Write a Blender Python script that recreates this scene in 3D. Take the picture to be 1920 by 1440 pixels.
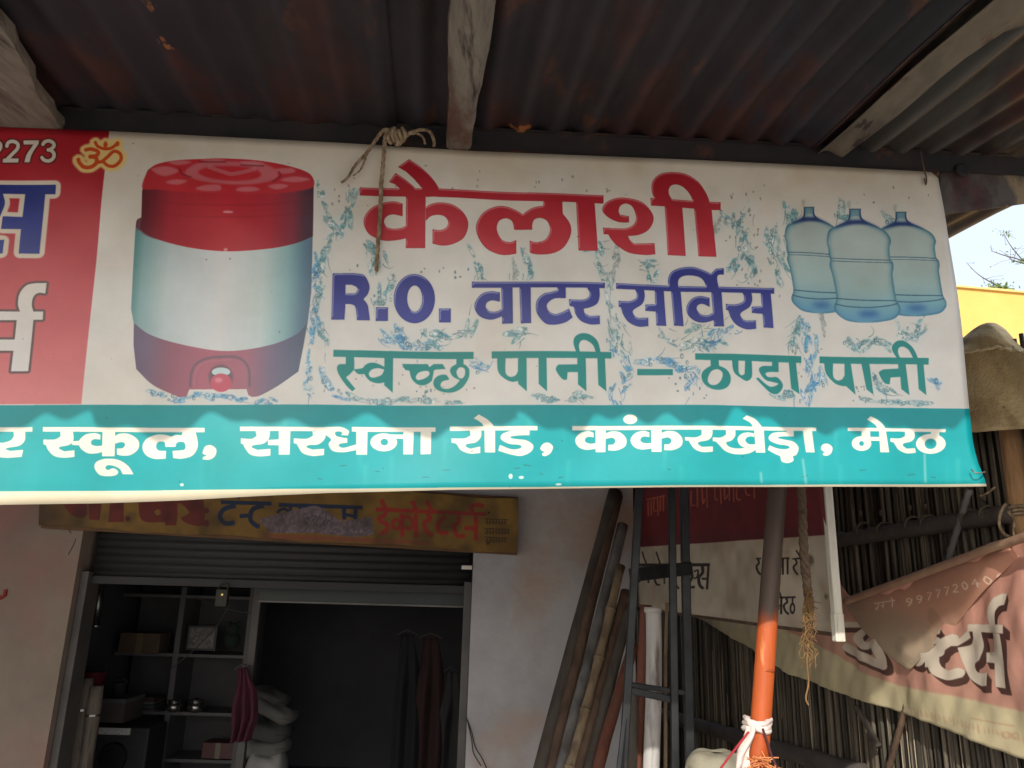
import bpy, math, random
import numpy as np
from mathutils import Vector, Matrix
random.seed(7); np.random.seed(7)
for o in list(bpy.data.objects): bpy.data.objects.remove(o)
C = bpy.context.scene.collection
R = math.radians

# ------------------------------------------------------------------ camera
F_PX, CX, CY = 1430.0, 960.0, 720.0
CAM = Vector((0, 0, 1.7))
PITCH, ROLL = R(15.0), R(1.6)
Fw = Vector((0, math.cos(PITCH), math.sin(PITCH)))
R0 = Vector((1, 0, 0)); U0 = Vector((0, -math.sin(PITCH), math.cos(PITCH)))
Rt = R0*math.cos(ROLL) + U0*math.sin(ROLL)
Up = U0*math.cos(ROLL) - R0*math.sin(ROLL)
cam = bpy.data.cameras.new('camera'); camo = bpy.data.objects.new('camera', cam); C.objects.link(camo)
cam.sensor_width = 36; cam.lens = 36*F_PX/1920; cam.clip_start = 0.05; cam.clip_end = 3000
M = Matrix((Rt, Up, -Fw)).transposed().to_4x4(); M.translation = CAM
camo.matrix_world = M
sc = bpy.context.scene; sc.camera = camo

# ------------------------------------------------------------------ light
SUN_EL, SUN_AZ = R(31), R(12)          # azimuth: the sun stands behind the camera, a little to the left
SUN = Vector((-math.sin(SUN_AZ)*math.cos(SUN_EL), -math.cos(SUN_AZ)*math.cos(SUN_EL), math.sin(SUN_EL)))
w = bpy.data.worlds.new('World'); sc.world = w; w.use_nodes = True
nt = w.node_tree; bg = nt.nodes['Background']
sky = nt.nodes.new('ShaderNodeTexSky'); sky.sky_type = 'NISHITA'; sky.sun_disc = False
sky.sun_elevation = SUN_EL; sky.sun_rotation = math.pi + SUN_AZ
sky.air_density = 1.0; sky.dust_density = 3.0; sky.ozone_density = 1.0
hz = nt.nodes.new('ShaderNodeMix'); hz.data_type = 'RGBA'; hz.inputs[0].default_value = .62; hz.inputs[7].default_value = (5.6, 6.2, 7.2, 1)   # thin bright haze over the blue
nt.links.new(sky.outputs[0], hz.inputs[6]); nt.links.new(hz.outputs[2], bg.inputs[0]); bg.inputs[1].default_value = 0.15
sl = bpy.data.lights.new('sun', 'SUN'); sl.energy = 2.55; sl.angle = R(0.6); sl.color = (1, .95, .87)
so = bpy.data.objects.new('sun', sl); C.objects.link(so)
so.rotation_euler = (-SUN).to_track_quat('-Z', 'Y').to_euler()
sc.view_settings.view_transform = 'Standard'; sc.view_settings.look = 'None'
sc.view_settings.exposure = 0.54; sc.view_settings.gamma = 1

# ------------------------------------------------------------------ geometry helpers
def ray(px, py):
    return Fw + Rt*((px-CX)/F_PX) + Up*((CY-py)/F_PX)
def on_y(px, py, Y):                       # point of the vertical plane y = Y seen at a photo pixel
    r = ray(px, py); return CAM + r*(Y/r.y)
def on_plane(px, py, P0, n):
    r = ray(px, py); return CAM + r*((P0-CAM).dot(n)/r.dot(n))
class MB:
    def __init__(s): s.v = []; s.f = []; s.c = []
    def add(s, vs, fs, col=None):
        k = len(s.v); s.v += [Vector(v) for v in vs]; s.f += [tuple(i+k for i in f) for f in fs]
        s.c += [col if col is not None else 1.0]*len(vs)
    def box(s, lo, hi, col=None):
        x0,y0,z0 = lo; x1,y1,z1 = hi
        s.add([(x0,y0,z0),(x1,y0,z0),(x1,y1,z0),(x0,y1,z0),(x0,y0,z1),(x1,y0,z1),(x1,y1,z1),(x0,y1,z1)],
              [(0,3,2,1),(4,5,6,7),(0,1,5,4),(1,2,6,5),(2,3,7,6),(3,0,4,7)], col)
    def beam(s, p0, p1, w, h, up=(0,0,1), w1=None, h1=None, col=None):
        p0 = Vector(p0); p1 = Vector(p1); d = (p1-p0).normalized(); a = d.cross(Vector(up)).normalized(); b = a.cross(d)
        w1 = w if w1 is None else w1; h1 = h if h1 is None else h1
        vs = [p0+a*(x*w/2)+b*(y*h/2) for x,y in ((-1,-1),(1,-1),(1,1),(-1,1))] + [p1+a*(x*w1/2)+b*(y*h1/2) for x,y in ((-1,-1),(1,-1),(1,1),(-1,1))]
        s.add(vs, [(0,3,2,1),(4,5,6,7),(0,1,5,4),(1,2,6,5),(2,3,7,6),(3,0,4,7)], col)
    def tube(s, pts, rad, n=10, jit=0.0, col=None, cap=True):
        pts = [Vector(p) for p in pts]; m = len(pts)
        rad = rad if isinstance(rad, (list, tuple)) else [rad]*m
        ref = None; vs = []
        for i, p in enumerate(pts):
            d = (pts[min(i+1,m-1)]-pts[max(i-1,0)])
            d = d.normalized() if d.length > 1e-9 else Vector((0,0,1))
            if ref is None: ref = Vector((1,0,0)) if abs(d.x) < .8 else Vector((0,1,0))
            a = (ref - d*ref.dot(d)).normalized(); b = d.cross(a); ref = a
            for k in range(n):
                t = 2*math.pi*k/n; r = rad[i]*(1+jit*(random.random()-.5))
                vs.append(p + a*(r*math.cos(t)) + b*(r*math.sin(t)))
        fs = [(i*n+k, i*n+(k+1)%n, (i+1)*n+(k+1)%n, (i+1)*n+k) for i in range(m-1) for k in range(n)]
        if cap: fs += [tuple(range(n-1,-1,-1)), tuple(range((m-1)*n, m*n))]
        s.add(vs, fs, col)
    def grid(s, fn, nu, nv, col=None):
        vs = [fn(i/nu, j/nv) for j in range(nv+1) for i in range(nu+1)]
        fs = [(j*(nu+1)+i, j*(nu+1)+i+1, (j+1)*(nu+1)+i+1, (j+1)*(nu+1)+i) for j in range(nv) for i in range(nu)]
        s.add(vs, fs, col)
    def lathe(s, c, prof, n=24, axis=None, col=None):      # profile: (radius, height) from the bottom up
        c = Vector(c); vs = [c+Vector((r*math.cos(2*math.pi*k/n), r*math.sin(2*math.pi*k/n), z)) for r,z in prof for k in range(n)]
        m = len(prof); fs = [(i*n+k, i*n+(k+1)%n, (i+1)*n+(k+1)%n, (i+1)*n+k) for i in range(m-1) for k in range(n)]
        fs += [tuple(range(n-1,-1,-1)), tuple(range((m-1)*n, m*n))]
        s.add(vs, fs, col)
    def build(s, name, m, parent=None, smooth=False, uv=None, bevel=0, solid=0):
        base = parent_loc(parent)
        me = bpy.data.meshes.new(name); me.from_pydata([v-base for v in s.v], [], s.f)
        if uv:
            l = me.uv_layers.new(name='UVMap')
            for lp in me.loops: l.data[lp.index].uv = uv(s.v[lp.vertex_index])
        ca = me.color_attributes.new('tone', 'FLOAT_COLOR', 'POINT')
        ca.data.foreach_set('color', [x for t in s.c for x in (t,t,t,1.0)])
        me.update()
        if smooth: me.polygons.foreach_set('use_smooth', [True]*len(me.polygons))
        o = bpy.data.objects.new(name, me); C.objects.link(o)
        if m: me.materials.append(m)
        if parent: o.parent = parent
        if solid:
            md = o.modifiers.new('thickness', 'SOLIDIFY'); md.thickness = solid; md.offset = 0
        if bevel:
            md = o.modifiers.new('bevel', 'BEVEL'); md.width = bevel; md.segments = 2; md.limit_method = 'ANGLE'
        return o
_loc = {}
def parent_loc(p):
    q = Vector((0,0,0))
    while p is not None: q = q + _loc.get(p.name, Vector((0,0,0))); p = p.parent
    return q
def thing(name, label, cat, loc, group=None):
    o = bpy.data.objects.new(name, None); C.objects.link(o); o.location = loc; o.empty_display_size = .1
    _loc[o.name] = Vector(loc); return tag(o, label, cat, group)
def tag(o, label=None, cat=None, group=None, kind=None):
    if label: o['label'] = label
    if cat: o['category'] = cat
    if group: o['group'] = group
    if kind: o['kind'] = kind
    return o
def spline(pts, n=8):
    pts = [Vector(p) for p in pts]; out = []
    for i in range(len(pts)-1):
        p0 = pts[max(i-1,0)]; p1 = pts[i]; p2 = pts[i+1]; p3 = pts[min(i+2,len(pts)-1)]
        for k in range(n):
            t = k/n; out.append(.5*((2*p1)+(p2-p0)*t+(2*p0-5*p1+4*p2-p3)*t*t+(3*p1-p0-3*p2+p3)*t**3))
    return out + [pts[-1]]

# ------------------------------------------------------------------ materials
def srgb(*c):
    return tuple(((x/255/12.92) if x/255 <= .04045 else ((x/255+.055)/1.055)**2.4) for x in c) + (1,)
def mat(name, cols, scale=4.0, rough=.7, bump=.15, detail=8, stretch=(1,1,1), metal=0.0, bscale=None, tone=0.0, spots=None, pos=None, bdist=.01):
    """noise ramp through cols; spots = (colour, scale, threshold, softness, stretch); tone: how far the per-piece attribute darkens"""
    m = bpy.data.materials.new(name); m.use_nodes = True; t = m.node_tree; N = t.nodes; L = t.links
    b = N['Principled BSDF']; b.inputs['Roughness'].default_value = rough; b.inputs['Metallic'].default_value = metal
    tc = N.new('ShaderNodeTexCoord'); mp = N.new('ShaderNodeMapping'); L.new(tc.outputs['Object'], mp.inputs[0]); mp.inputs['Scale'].default_value = stretch
    n = N.new('ShaderNodeTexNoise'); L.new(mp.outputs[0], n.inputs['Vector']); n.inputs['Scale'].default_value = scale; n.inputs['Detail'].default_value = detail; n.inputs['Roughness'].default_value = .62
    r = N.new('ShaderNodeValToRGB'); L.new(n.outputs['Fac'], r.inputs[0])
    e = r.color_ramp.elements; k = len(cols)
    while len(e) < k: e.new(.5)
    ps = pos or [.32+.36*i/max(1,k-1) for i in range(k)]
    for i in range(k): e[i].position = ps[i]; e[i].color = cols[i]
    out = r.outputs[0]
    for sp in (spots or []):
        colr, ss, th, soft, st = sp
        mp2 = N.new('ShaderNodeMapping'); L.new(tc.outputs['Object'], mp2.inputs[0]); mp2.inputs['Scale'].default_value = st; mp2.inputs['Location'].default_value = (ss*.37, ss*.11, ss*.23)
        n2 = N.new('ShaderNodeTexNoise'); L.new(mp2.outputs[0], n2.inputs['Vector']); n2.inputs['Scale'].default_value = ss; n2.inputs['Detail'].default_value = 6; n2.inputs['Roughness'].default_value = .6
        mr = N.new('ShaderNodeMapRange'); L.new(n2.outputs['Fac'], mr.inputs[0]); mr.inputs[1].default_value = th-soft; mr.inputs[2].default_value = th+soft
        mx = N.new('ShaderNodeMix'); mx.data_type = 'RGBA'; L.new(mr.outputs[0], mx.inputs[0]); L.new(out, mx.inputs[6]); mx.inputs[7].default_value = colr
        out = mx.outputs[2]
    if tone:
        at = N.new('ShaderNodeAttribute'); at.attribute_name = 'tone'
        mx = N.new('ShaderNodeMix'); mx.data_type = 'RGBA'; mx.blend_type = 'MULTIPLY'; mx.inputs[0].default_value = tone
        L.new(out, mx.inputs[6]); L.new(at.outputs['Color'], mx.inputs[7]); out = mx.outputs[2]
    L.new(out, b.inputs['Base Color'])
    if bump:
        n3 = N.new('ShaderNodeTexNoise'); L.new(mp.outputs[0], n3.inputs['Vector']); n3.inputs['Scale'].default_value = bscale or scale*4; n3.inputs['Detail'].default_value = 6
        bp = N.new('ShaderNodeBump'); bp.inputs['Strength'].default_value = bump; bp.inputs['Distance'].default_value = bdist
        L.new(n3.outputs['Fac'], bp.inputs['Height']); L.new(bp.outputs[0], b.inputs['Normal'])
    return m

# ------------------------------------------------------------------ printed artwork: glyphs are outlines, rasterised in the plane of their sign
def blur(a, r):
    if r <= 0: return a
    k = np.exp(-.5*(np.arange(-int(3*r)-1, int(3*r)+2)/r)**2); k /= k.sum(); h = len(k)//2
    p = np.pad(a, ((h,h),(0,0)), mode='edge'); a = sum(k[i]*p[i:i+a.shape[0]] for i in range(len(k)))
    p = np.pad(a, ((0,0),(h,h)), mode='edge'); return sum(k[i]*p[:, i:i+a.shape[1]] for i in range(len(k)))
def dilate(a, r):
    out = a.copy(); q = int(math.ceil(r)); p = np.pad(a, q)
    for rr in ([r] if r < 3 else [r, r*.55]):
        for k in range(20):
            dx = int(round(rr*math.cos(k*math.pi/10))); dy = int(round(rr*math.sin(k*math.pi/10)))
            out = np.maximum(out, p[q+dy:q+dy+a.shape[0], q+dx:q+dx+a.shape[1]])
    return out
def vnoise(h, w, cell):
    gh, gw = int(h/cell)+3, int(w/cell)+3; g = np.random.rand(gh, gw)
    y = np.arange(h)/cell; x = np.arange(w)/cell; yi = y.astype(int); xi = x.astype(int)
    fy = (y-yi); fx = (x-xi); fy = (fy*fy*(3-2*fy))[:,None]; fx = (fx*fx*(3-2*fx))[None]
    return (g[yi][:,xi]*(1-fy)*(1-fx)+g[yi+1][:,xi]*fy*(1-fx)+g[yi][:,xi+1]*(1-fy)*fx+g[yi+1][:,xi+1]*fy*fx)
def parse(s):
    out = []
    for tk in s.split():
        c = tk.endswith('!'); x, y = tk.rstrip('!').split(','); out.append((float(x), float(y), c))
    return out
def flatten(pts, closed=True, n=7):
    m = len(pts); res = []
    for i in range(m if closed else m-1):
        a = pts[i]; b = pts[(i+1) % m]; res.append((a[0], a[1]))
        if a[2] and b[2]: continue
        p = pts[(i-1) % m] if (closed or i > 0) else a; q = pts[(i+2) % m] if (closed or i+2 < m) else b
        ta = ((b[0]-a[0]), (b[1]-a[1])) if a[2] else ((b[0]-p[0])/2, (b[1]-p[1])/2)
        tb = ((b[0]-a[0]), (b[1]-a[1])) if b[2] else ((q[0]-a[0])/2, (q[1]-a[1])/2)
        L = math.hypot(b[0]-a[0], b[1]-a[1])
        def lim(t):
            l = math.hypot(*t); k = min(1, 1.3*L/l) if l > 1e-6 else 1; return (t[0]*k, t[1]*k)
        ta = lim(ta); tb = lim(tb)
        for k in range(1, n):
            t = k/n; h1 = 2*t**3-3*t*t+1; h2 = t**3-2*t*t+t; h3 = -2*t**3+3*t*t; h4 = t**3-t*t
            res.append((h1*a[0]+h2*ta[0]+h3*b[0]+h4*tb[0], h1*a[1]+h2*ta[1]+h3*b[1]+h4*tb[1]))
    if not closed: res.append((pts[-1][0], pts[-1][1]))
    return res
def ellipse(cx, cy, rx, ry, n=40):
    return [(cx+rx*math.cos(2*math.pi*k/n), cy+ry*math.sin(2*math.pi*k/n)) for k in range(n)]
class Canvas:
    """image in the plane P0 + u*U + v*V; u0..u1, v0..v1 in metres"""
    def __init__(s, P0, U, V, u0, u1, v0, v1, texel):
        s.P0, s.U, s.V, s.n = P0, U, V, U.cross(V).normalized(); s.u0, s.u1, s.v0, s.v1, s.tx = u0, u1, v0, v1, texel
        s.W = int((u1-u0)/texel); s.H = int((v1-v0)/texel); s.img = np.zeros((s.H, s.W, 3), np.float32); s.T = (0,0,1)
    def zoom(s, ox, oy, k): s.T = (ox, oy, k)
    def px(s, x, y):
        return (s.T[0]+x/s.T[2], s.T[1]+y/s.T[2])
    def uv(s, p): d = p-s.P0; return d.dot(s.U), d.dot(s.V)
    def t(s, x, y):                        # local zoom coords -> texels (row 0 at the top)
        a, b = s.uv(on_plane(*s.px(x, y), s.P0, s.n)); return ((a-s.u0)/s.tx, (s.v1-b)/s.tx)
    def uvmap(s):
        return lambda p: ((lambda a, b: ((a-s.u0)/(s.u1-s.u0), (b-s.v0)/(s.v1-s.v0)))(*s.uv(p)))
    def raster(s, contours, mask=None, SS=3):
        if mask is None: mask = np.zeros((s.H, s.W), np.float32)
        cs = [np.array([s.t(x, y) for x, y in c]) for c in contours]
        allp = np.vstack(cs); r0 = max(0, int(allp[:,1].min())); r1 = min(s.H-1, int(allp[:,1].max())+1)
        E = np.vstack([np.hstack([c, np.roll(c, -1, 0)]) for c in cs])
        c0 = max(0, int(allp[:,0].min())); c1 = min(s.W, int(allp[:,0].max())+2); wd = c1-c0
        if wd <= 0: return mask
        E = E-np.array([c0, 0, c0, 0])
        for r in range(r0, r1+1):
            row = np.zeros(wd+2, np.float32)
            for k in range(SS):
                y = r+(k+.5)/SS; m = (E[:,1] <= y) != (E[:,3] <= y)
                if not m.any(): continue
                e = E[m]; xs = np.sort(np.clip(e[:,0]+(y-e[:,1])/(e[:,3]-e[:,1])*(e[:,2]-e[:,0]), 0, wd))
                for a, b in zip(xs[0::2], xs[1::2]):
                    i, j = int(a), int(b)
                    if i == j: row[i] += b-a
                    else: row[i] += i+1-a; row[i+1:j] += 1; row[j] += b-j
            mask[r, c0:c1] = np.maximum(mask[r, c0:c1], np.minimum(row[:wd]/SS, 1))
        return mask
    def poly(s, txt, mask=None, shift=(0,0), holes=()):
        c = [[(x+shift[0], y+shift[1]) for x, y in flatten(parse(q))] for q in (txt,)+tuple(holes)]
        return s.raster(c, mask)
    def ell(s, *e, mask=None, hole=None):
        c = [ellipse(*e)] + ([ellipse(*hole)] if hole else []); return s.raster(c, mask)
    def stroke(s, txt, wd, mask=None, w1=None, caps=True):
        pts = flatten(parse(txt), closed=False, n=6) if isinstance(txt, str) else txt
        w1 = wd if w1 is None else w1; m = len(pts)
        if mask is None: mask = np.zeros((s.H, s.W), np.float32)
        L = []; Rr = []
        for i, p in enumerate(pts):
            a = pts[max(i-1,0)]; b = pts[min(i+1,m-1)]; l = math.hypot(b[0]-a[0], b[1]-a[1]) or 1
            h = (wd+(w1-wd)*i/max(1,m-1))/2; nx, ny = -(b[1]-a[1])/l*h, (b[0]-a[0])/l*h
            L.append((p[0]+nx, p[1]+ny)); Rr.append((p[0]-nx, p[1]-ny))
        for i in range(m-1): s.raster([[L[i], L[i+1], Rr[i+1], Rr[i]]], mask, 2)
        if caps:
            for i in range(1, m-1): s.raster([ellipse(pts[i][0], pts[i][1], (wd+(w1-wd)*i/(m-1))/2*.98, (wd+(w1-wd)*i/(m-1))/2*.98, 14)], mask, 2)
        return mask
    def paint(s, mask, col, k=1.0):
        c = np.array(col, np.float32)/255 if not isinstance(col, np.ndarray) else col
        a = (mask*k)[..., None]; s.img = s.img*(1-a)+c*a
    def image(s, name):
        im = bpy.data.images.new(name, s.W, s.H, alpha=False)
        buf = np.ones((s.H, s.W, 4), np.float32); buf[..., :3] = np.clip(s.img[::-1], 0, 1)
        im.pixels.foreach_set(buf.ravel()); im.update(); im.pack(); return im
def print_mat(name, im, rough=.5, bump=.05, bscale=3, dist=.02, transl=0.0):
    m = bpy.data.materials.new(name); m.use_nodes = True; t = m.node_tree; N = t.nodes; L = t.links; b = N['Principled BSDF']
    ti = N.new('ShaderNodeTexImage'); ti.image = im; ti.interpolation = 'Cubic'; ti.extension = 'EXTEND'
    tc = N.new('ShaderNodeTexCoord')
    n = N.new('ShaderNodeTexNoise'); L.new(tc.outputs['Object'], n.inputs['Vector']); n.inputs['Scale'].default_value = 7; n.inputs['Detail'].default_value = 9; n.inputs['Roughness'].default_value = .65
    mr = N.new('ShaderNodeMapRange'); L.new(n.outputs['Fac'], mr.inputs[0]); mr.inputs[1].default_value = .3; mr.inputs[2].default_value = .7; mr.inputs[3].default_value = .86; mr.inputs[4].default_value = 1.0
    mx = N.new('ShaderNodeMix'); mx.data_type = 'RGBA'; mx.blend_type = 'MULTIPLY'; mx.inputs[0].default_value = 1
    L.new(ti.outputs[0], mx.inputs[6]); L.new(mr.outputs[0], mx.inputs[7]); L.new(mx.outputs[2], b.inputs['Base Color'])
    b.inputs['Roughness'].default_value = rough
    n3 = N.new('ShaderNodeTexNoise'); L.new(tc.outputs['Object'], n3.inputs['Vector']); n3.inputs['Scale'].default_value = bscale; n3.inputs['Detail'].default_value = 4
    bp = N.new('ShaderNodeBump'); bp.inputs['Strength'].default_value = bump; bp.inputs['Distance'].default_value = dist
    L.new(n3.outputs['Fac'], bp.inputs['Height']); L.new(bp.outputs[0], b.inputs['Normal'])
    return m
# ------------------------------------------------------------------ the big shop banner: its plane, then its print
def cdir(x, y, z): return (Rt*x + Up*y + Fw*z).normalized()
BH = cdir(11870, -118, F_PX)                                   # along the banner, to the right (and a little away)
_v = cdir(-90, 6830, F_PX); BV = (_v - BH*_v.dot(BH)).normalized()
BN = BH.cross(BV)                                              # points back to the street
B0 = CAM + ray(960, 600)*2.2
def bpt(px, py, off=0.0): return on_plane(px, py, B0 + BN*off, BN)
def draw_banner():
    ua = (bpt(-420, 600)-B0).dot(BH); ub = (bpt(1870, 900)-B0).dot(BH)
    va = (bpt(-100, 965)-B0).dot(BV); vb = (bpt(0, 225)-B0).dot(BV)
    c = Canvas(B0, BH, BV, ua, ub, va, vb, .00118)
    H, W = c.H, c.W
    c.img[:] = np.array([228, 225, 217])/255
    yy = np.linspace(0, 1, H)[:, None, None]
    c.img *= (1-.10*np.exp(-yy*9)*np.array([.3, .7, 1.4]))      # yellowed along the top hem
    # ---- water splashes printed behind the words
    rs = random.Random(5)
    dark, blue, cyan, pale, grey = [np.zeros((H, W), np.float32) for _ in range(5)]
    reg = {'d': np.zeros((H, W), np.float32), 'b': np.zeros((H, W), np.float32), 'g': np.zeros((H, W), np.float32)}
    c.T = (0, 0, 1)
    def splash(pts, spread, n, kind, curl=1.0, L=(8, 26)):
        q = flatten(parse(pts), closed=False, n=6); ln = sum(math.hypot(q[i+1][0]-q[i][0], q[i+1][1]-q[i][1]) for i in range(len(q)-1))
        for _ in range(int(3+ln/10)):                       # ragged wet area
            i = rs.randrange(len(q)-1); t = rs.random(); x = q[i][0]+(q[i+1][0]-q[i][0])*t+rs.gauss(0, spread*.7); y = q[i][1]+(q[i+1][1]-q[i][1])*t+rs.gauss(0, spread*.5)
            ang = math.atan2(q[i+1][1]-q[i][1], q[i+1][0]-q[i][0])+rs.gauss(0, .25); a, b = rs.uniform(6, 20), rs.uniform(1.5, 4.2)
            c.raster([[(x+u*math.cos(ang)-v*math.sin(ang), y+u*math.sin(ang)+v*math.cos(ang)) for u, v in ellipse(0, 0, a, b, 14)]], mask=reg[kind], SS=2)
        for _ in range(n//6):                              # torn threads of water and flying drops
            i = rs.randrange(len(q)-1); t = rs.random(); x = q[i][0]+(q[i+1][0]-q[i][0])*t; y = q[i][1]+(q[i+1][1]-q[i][1])*t
            ang = math.atan2(q[i+1][1]-q[i][1], q[i+1][0]-q[i][0])+rs.gauss(0, .3)*curl
            x += rs.gauss(0, spread*1.1); y += rs.gauss(0, spread*.7); l = rs.uniform(*L)*1.2; k = rs.gauss(0, .04)*curl; w = rs.uniform(.8, 1.8)
            p = []; xx, yy_ = x, y
            for _s in range(7): p.append((xx, yy_)); xx += math.cos(ang)*l/6; yy_ += math.sin(ang)*l/6; ang += k*l/6
            if rs.random() < .25:
                a, b = rs.uniform(1.6, 3.6), rs.uniform(2.4, 5.5); c.raster([ellipse(x, y, a, b), ellipse(x+.4, y+.5, a*.5, b*.55)], mask=dark)
            else: c.stroke(p, w*1.3, mask={'d': dark, 'b': blue, 'g': grey}[kind], w1=.4, caps=False)
    def drops(x0, y0, x1, y1, n, m):
        for _ in range(n):
            x, y = rs.uniform(x0, x1), rs.uniform(y0, y1); c.raster([ellipse(x, y, rs.uniform(.9, 2.4), rs.uniform(1.4, 3.6), 12)], mask=m)
    splash('600,345 612,400 632,430 608,470 596,520', 5, 90, 'd'); splash('600,540 592,580 606,620 610,660', 6, 60, 'd')
    splash('592,480 590,560 582,640 578,700 584,745', 5, 100, 'b'); splash('606,690 612,720 645,745', 4, 45, 'b')
    splash('650,420 655,390 662,360', 6, 18, 'd'); splash('685,455 700,480 706,540 712,580', 7, 46, 'd'); splash('722,480 735,520 728,560', 7, 40, 'd')
    splash('880,470 893,500 900,520', 7, 46, 'd'); splash('960,500 964,520 952,540', 4, 16, 'g'); splash('985,480 990,510 986,560', 5, 30, 'd')
    splash('715,620 745,640 760,650 785,640', 10, 90, 'b'); splash('745,615 775,660', 6, 50, 'b', .6); splash('805,618 835,630 870,625 885,600', 10, 90, 'd')
    splash('795,650 812,640 824,650', 5, 30, 'd'); splash('890,680 905,690 915,685', 7, 40, 'b'); splash('950,625 975,622 960,645', 9, 40, 'd')
    splash('1100,470 1125,470 1128,510 1140,540', 8, 60, 'd'); splash('1150,470 1150,500 1138,525', 4, 20, 'g'); splash('1205,495 1220,500 1222,530', 9, 55, 'd')
    splash('1130,560 1150,600 1160,630 1165,660', 9, 100, 'd'); splash('1145,650 1170,690 1175,710 1150,730 1152,750', 8, 110, 'b'); splash('1198,680 1230,678 1262,680', 5, 60, 'b', .8)
    splash('1240,625 1270,650 1300,640 1330,650', 9, 90, 'd'); splash('1310,655 1335,640 1345,620 1375,625', 9, 120, 'b'); splash('1265,690 1285,695 1300,710 1285,735', 8, 90, 'b')
    splash('1290,615 1310,608', 8, 30, 'd'); splash('1390,400 1388,440 1385,480 1372,505', 8, 90, 'd'); splash('1340,440 1352,410', 3, 10, 'g'); splash('1400,470 1412,500 1400,530', 7, 50, 'd')
    splash('1355,395 1368,420', 3, 14, 'd'); splash('1455,430 1462,470 1470,500', 6, 55, 'd'); splash('1440,440 1452,500 1470,540', 5, 30, 'd')
    splash('1500,595 1490,630 1488,660', 6, 50, 'd'); splash('1505,600 1518,640 1520,700 1516,750', 8, 130, 'b'); splash('1540,590 1545,615', 3, 10, 'g')
    splash('1530,690 1545,705 1530,720', 5, 40, 'b'); splash('1590,635 1615,650 1640,640 1665,650', 9, 90, 'd'); splash('1680,610 1700,640 1715,620 1730,600', 9, 90, 'd')
    splash('1742,712 1752,718 1758,725', 3, 36, 'b', 1, (4, 10)); splash('1640,700 1650,725 1665,735', 6, 40, 'd'); splash('1470,380 1478,415 1490,400', 5, 26, 'd'); splash('1570,390 1580,410 1600,400', 6, 30, 'd'); splash('1660,400 1672,420', 5, 18, 'd')
    splash('280,735 330,748 400,740 450,750 520,752', 5, 70, 'b', 1, (5, 14)); splash('640,735 700,752 780,748 860,755', 4, 40, 'd', 1, (4, 11)); splash('1010,745 1050,750 1110,740', 5, 50, 'd', 1, (4, 12)); splash('1450,745 1480,740', 4, 30, 'd', 1, (4, 12)); splash('1620,750 1740,758', 4, 40, 'd', 1, (4, 10))
    for b in ((700,310,900,360,8),(980,330,1150,360,9),(1360,340,1440,420,16),(1560,350,1740,385,7),(620,320,680,400,8),(640,480,720,600,14),(760,500,890,520,9),(1380,420,1470,560,26),(780,720,840,750,16),(1480,640,1560,720,12),(1600,720,1640,755,14),(600,700,900,750,14),(1240,700,1330,750,12)): drops(*b, dark if rs.random() < .6 else grey)
    def fbm(cell): return vnoise(H, W, cell)*.5+vnoise(H, W, cell*.5)*.3+vnoise(H, W, cell*.25)*.2
    n1, n2, n3 = fbm(38), fbm(24), fbm(13)
    line = lambda n, k, wd: np.exp(-((n-k)/wd)**2)
    allr = np.clip(sum(reg.values()), 0, 1); soft = blur(allr, 2.2)
    c.paint(np.clip(blur(allr, 14)*1.8, 0, 1), (210, 222, 218), .7)
    c.paint(soft*np.clip((n3-.42)*6, 0, 1), (160, 206, 210), .42); c.paint(soft*np.clip((n2-.54)*9, 0, 1), (238, 243, 238), .85)
    for k, colr, cb in (('d', (58, 100, 108), (96, 164, 176)), ('b', (34, 100, 168), (70, 160, 204)), ('g', (118, 120, 114), (150, 160, 156))):
        m = blur(reg[k], 1.0); edge = np.clip(m*(1-m)*4, 0, 1)*np.clip((n1-.34)*5, 0, 1)
        c.paint(m*np.clip(line(n1, .5, .05)+line(n2, .62, .03), 0, 1), cb, .75)
        c.paint(np.clip(m*(line(n2, .46, .022)+line(n3, .55, .03)+line(n1, .42, .014))+edge*.35, 0, 1), colr, .52)
    c.paint(grey, (120, 118, 112), .6); c.paint(dark, (62, 104, 112), .62); c.paint(blue, (38, 108, 172), .62)
    tl = np.zeros((H, W), np.float32)
    # ---- three water bottles
    def bottle(fx):
        def P(txt, mask=None):
            q = [(fx(a, b)+(k,)) for a, b, k in parse(txt)]; return c.raster([flatten(q)], mask)
        def S(txt, wd): return c.stroke(flatten([fx(a, b)+(k,) for a, b, k in parse(txt)], closed=False), wd)
        body = P('805,228! 915,228! 922,300 960,345 1060,392 1140,435 1190,480 1218,545 1205,610 1208,680 1216,730 1240,765 1246,820 1238,880 1265,1080 1282,1150 1310,1205 1308,1265 1250,1325 1130,1350 1000,1358 880,1350 780,1325 690,1255 668,1195 690,1110 650,900 615,790 622,730 606,690 602,620 585,550 605,440 680,395 780,345 800,300')
        ys, xs = np.nonzero(body > .02); y0, y1, x0, x1 = ys.min(), ys.max()+1, xs.min(), xs.max()+1
        sub = (slice(y0, y1), slice(x0, x1)); b = body[sub]; Hh, Ww = b.shape
        e = np.clip(1-blur(b, 9)*2+1.0, 0, 1)*b; t = np.linspace(0, 1, Hh)[:, None]
        col = np.zeros((Hh, Ww, 3)); mid = np.array([182, 200, 196.])
        col[:] = mid; col = col*(1-.75*(np.clip((t-.70)/.2, 0, 1)**1.2)[..., None])+np.array([92, 160, 192.])*(.75*(np.clip((t-.70)/.2, 0, 1)**1.2)[..., None])
        col = col*(1-.30*(np.clip((t-.4)/.3, 0, 1))[..., None])+np.array([132, 186, 186.])*(.30*np.clip((t-.4)/.3, 0, 1)[..., None])
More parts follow.
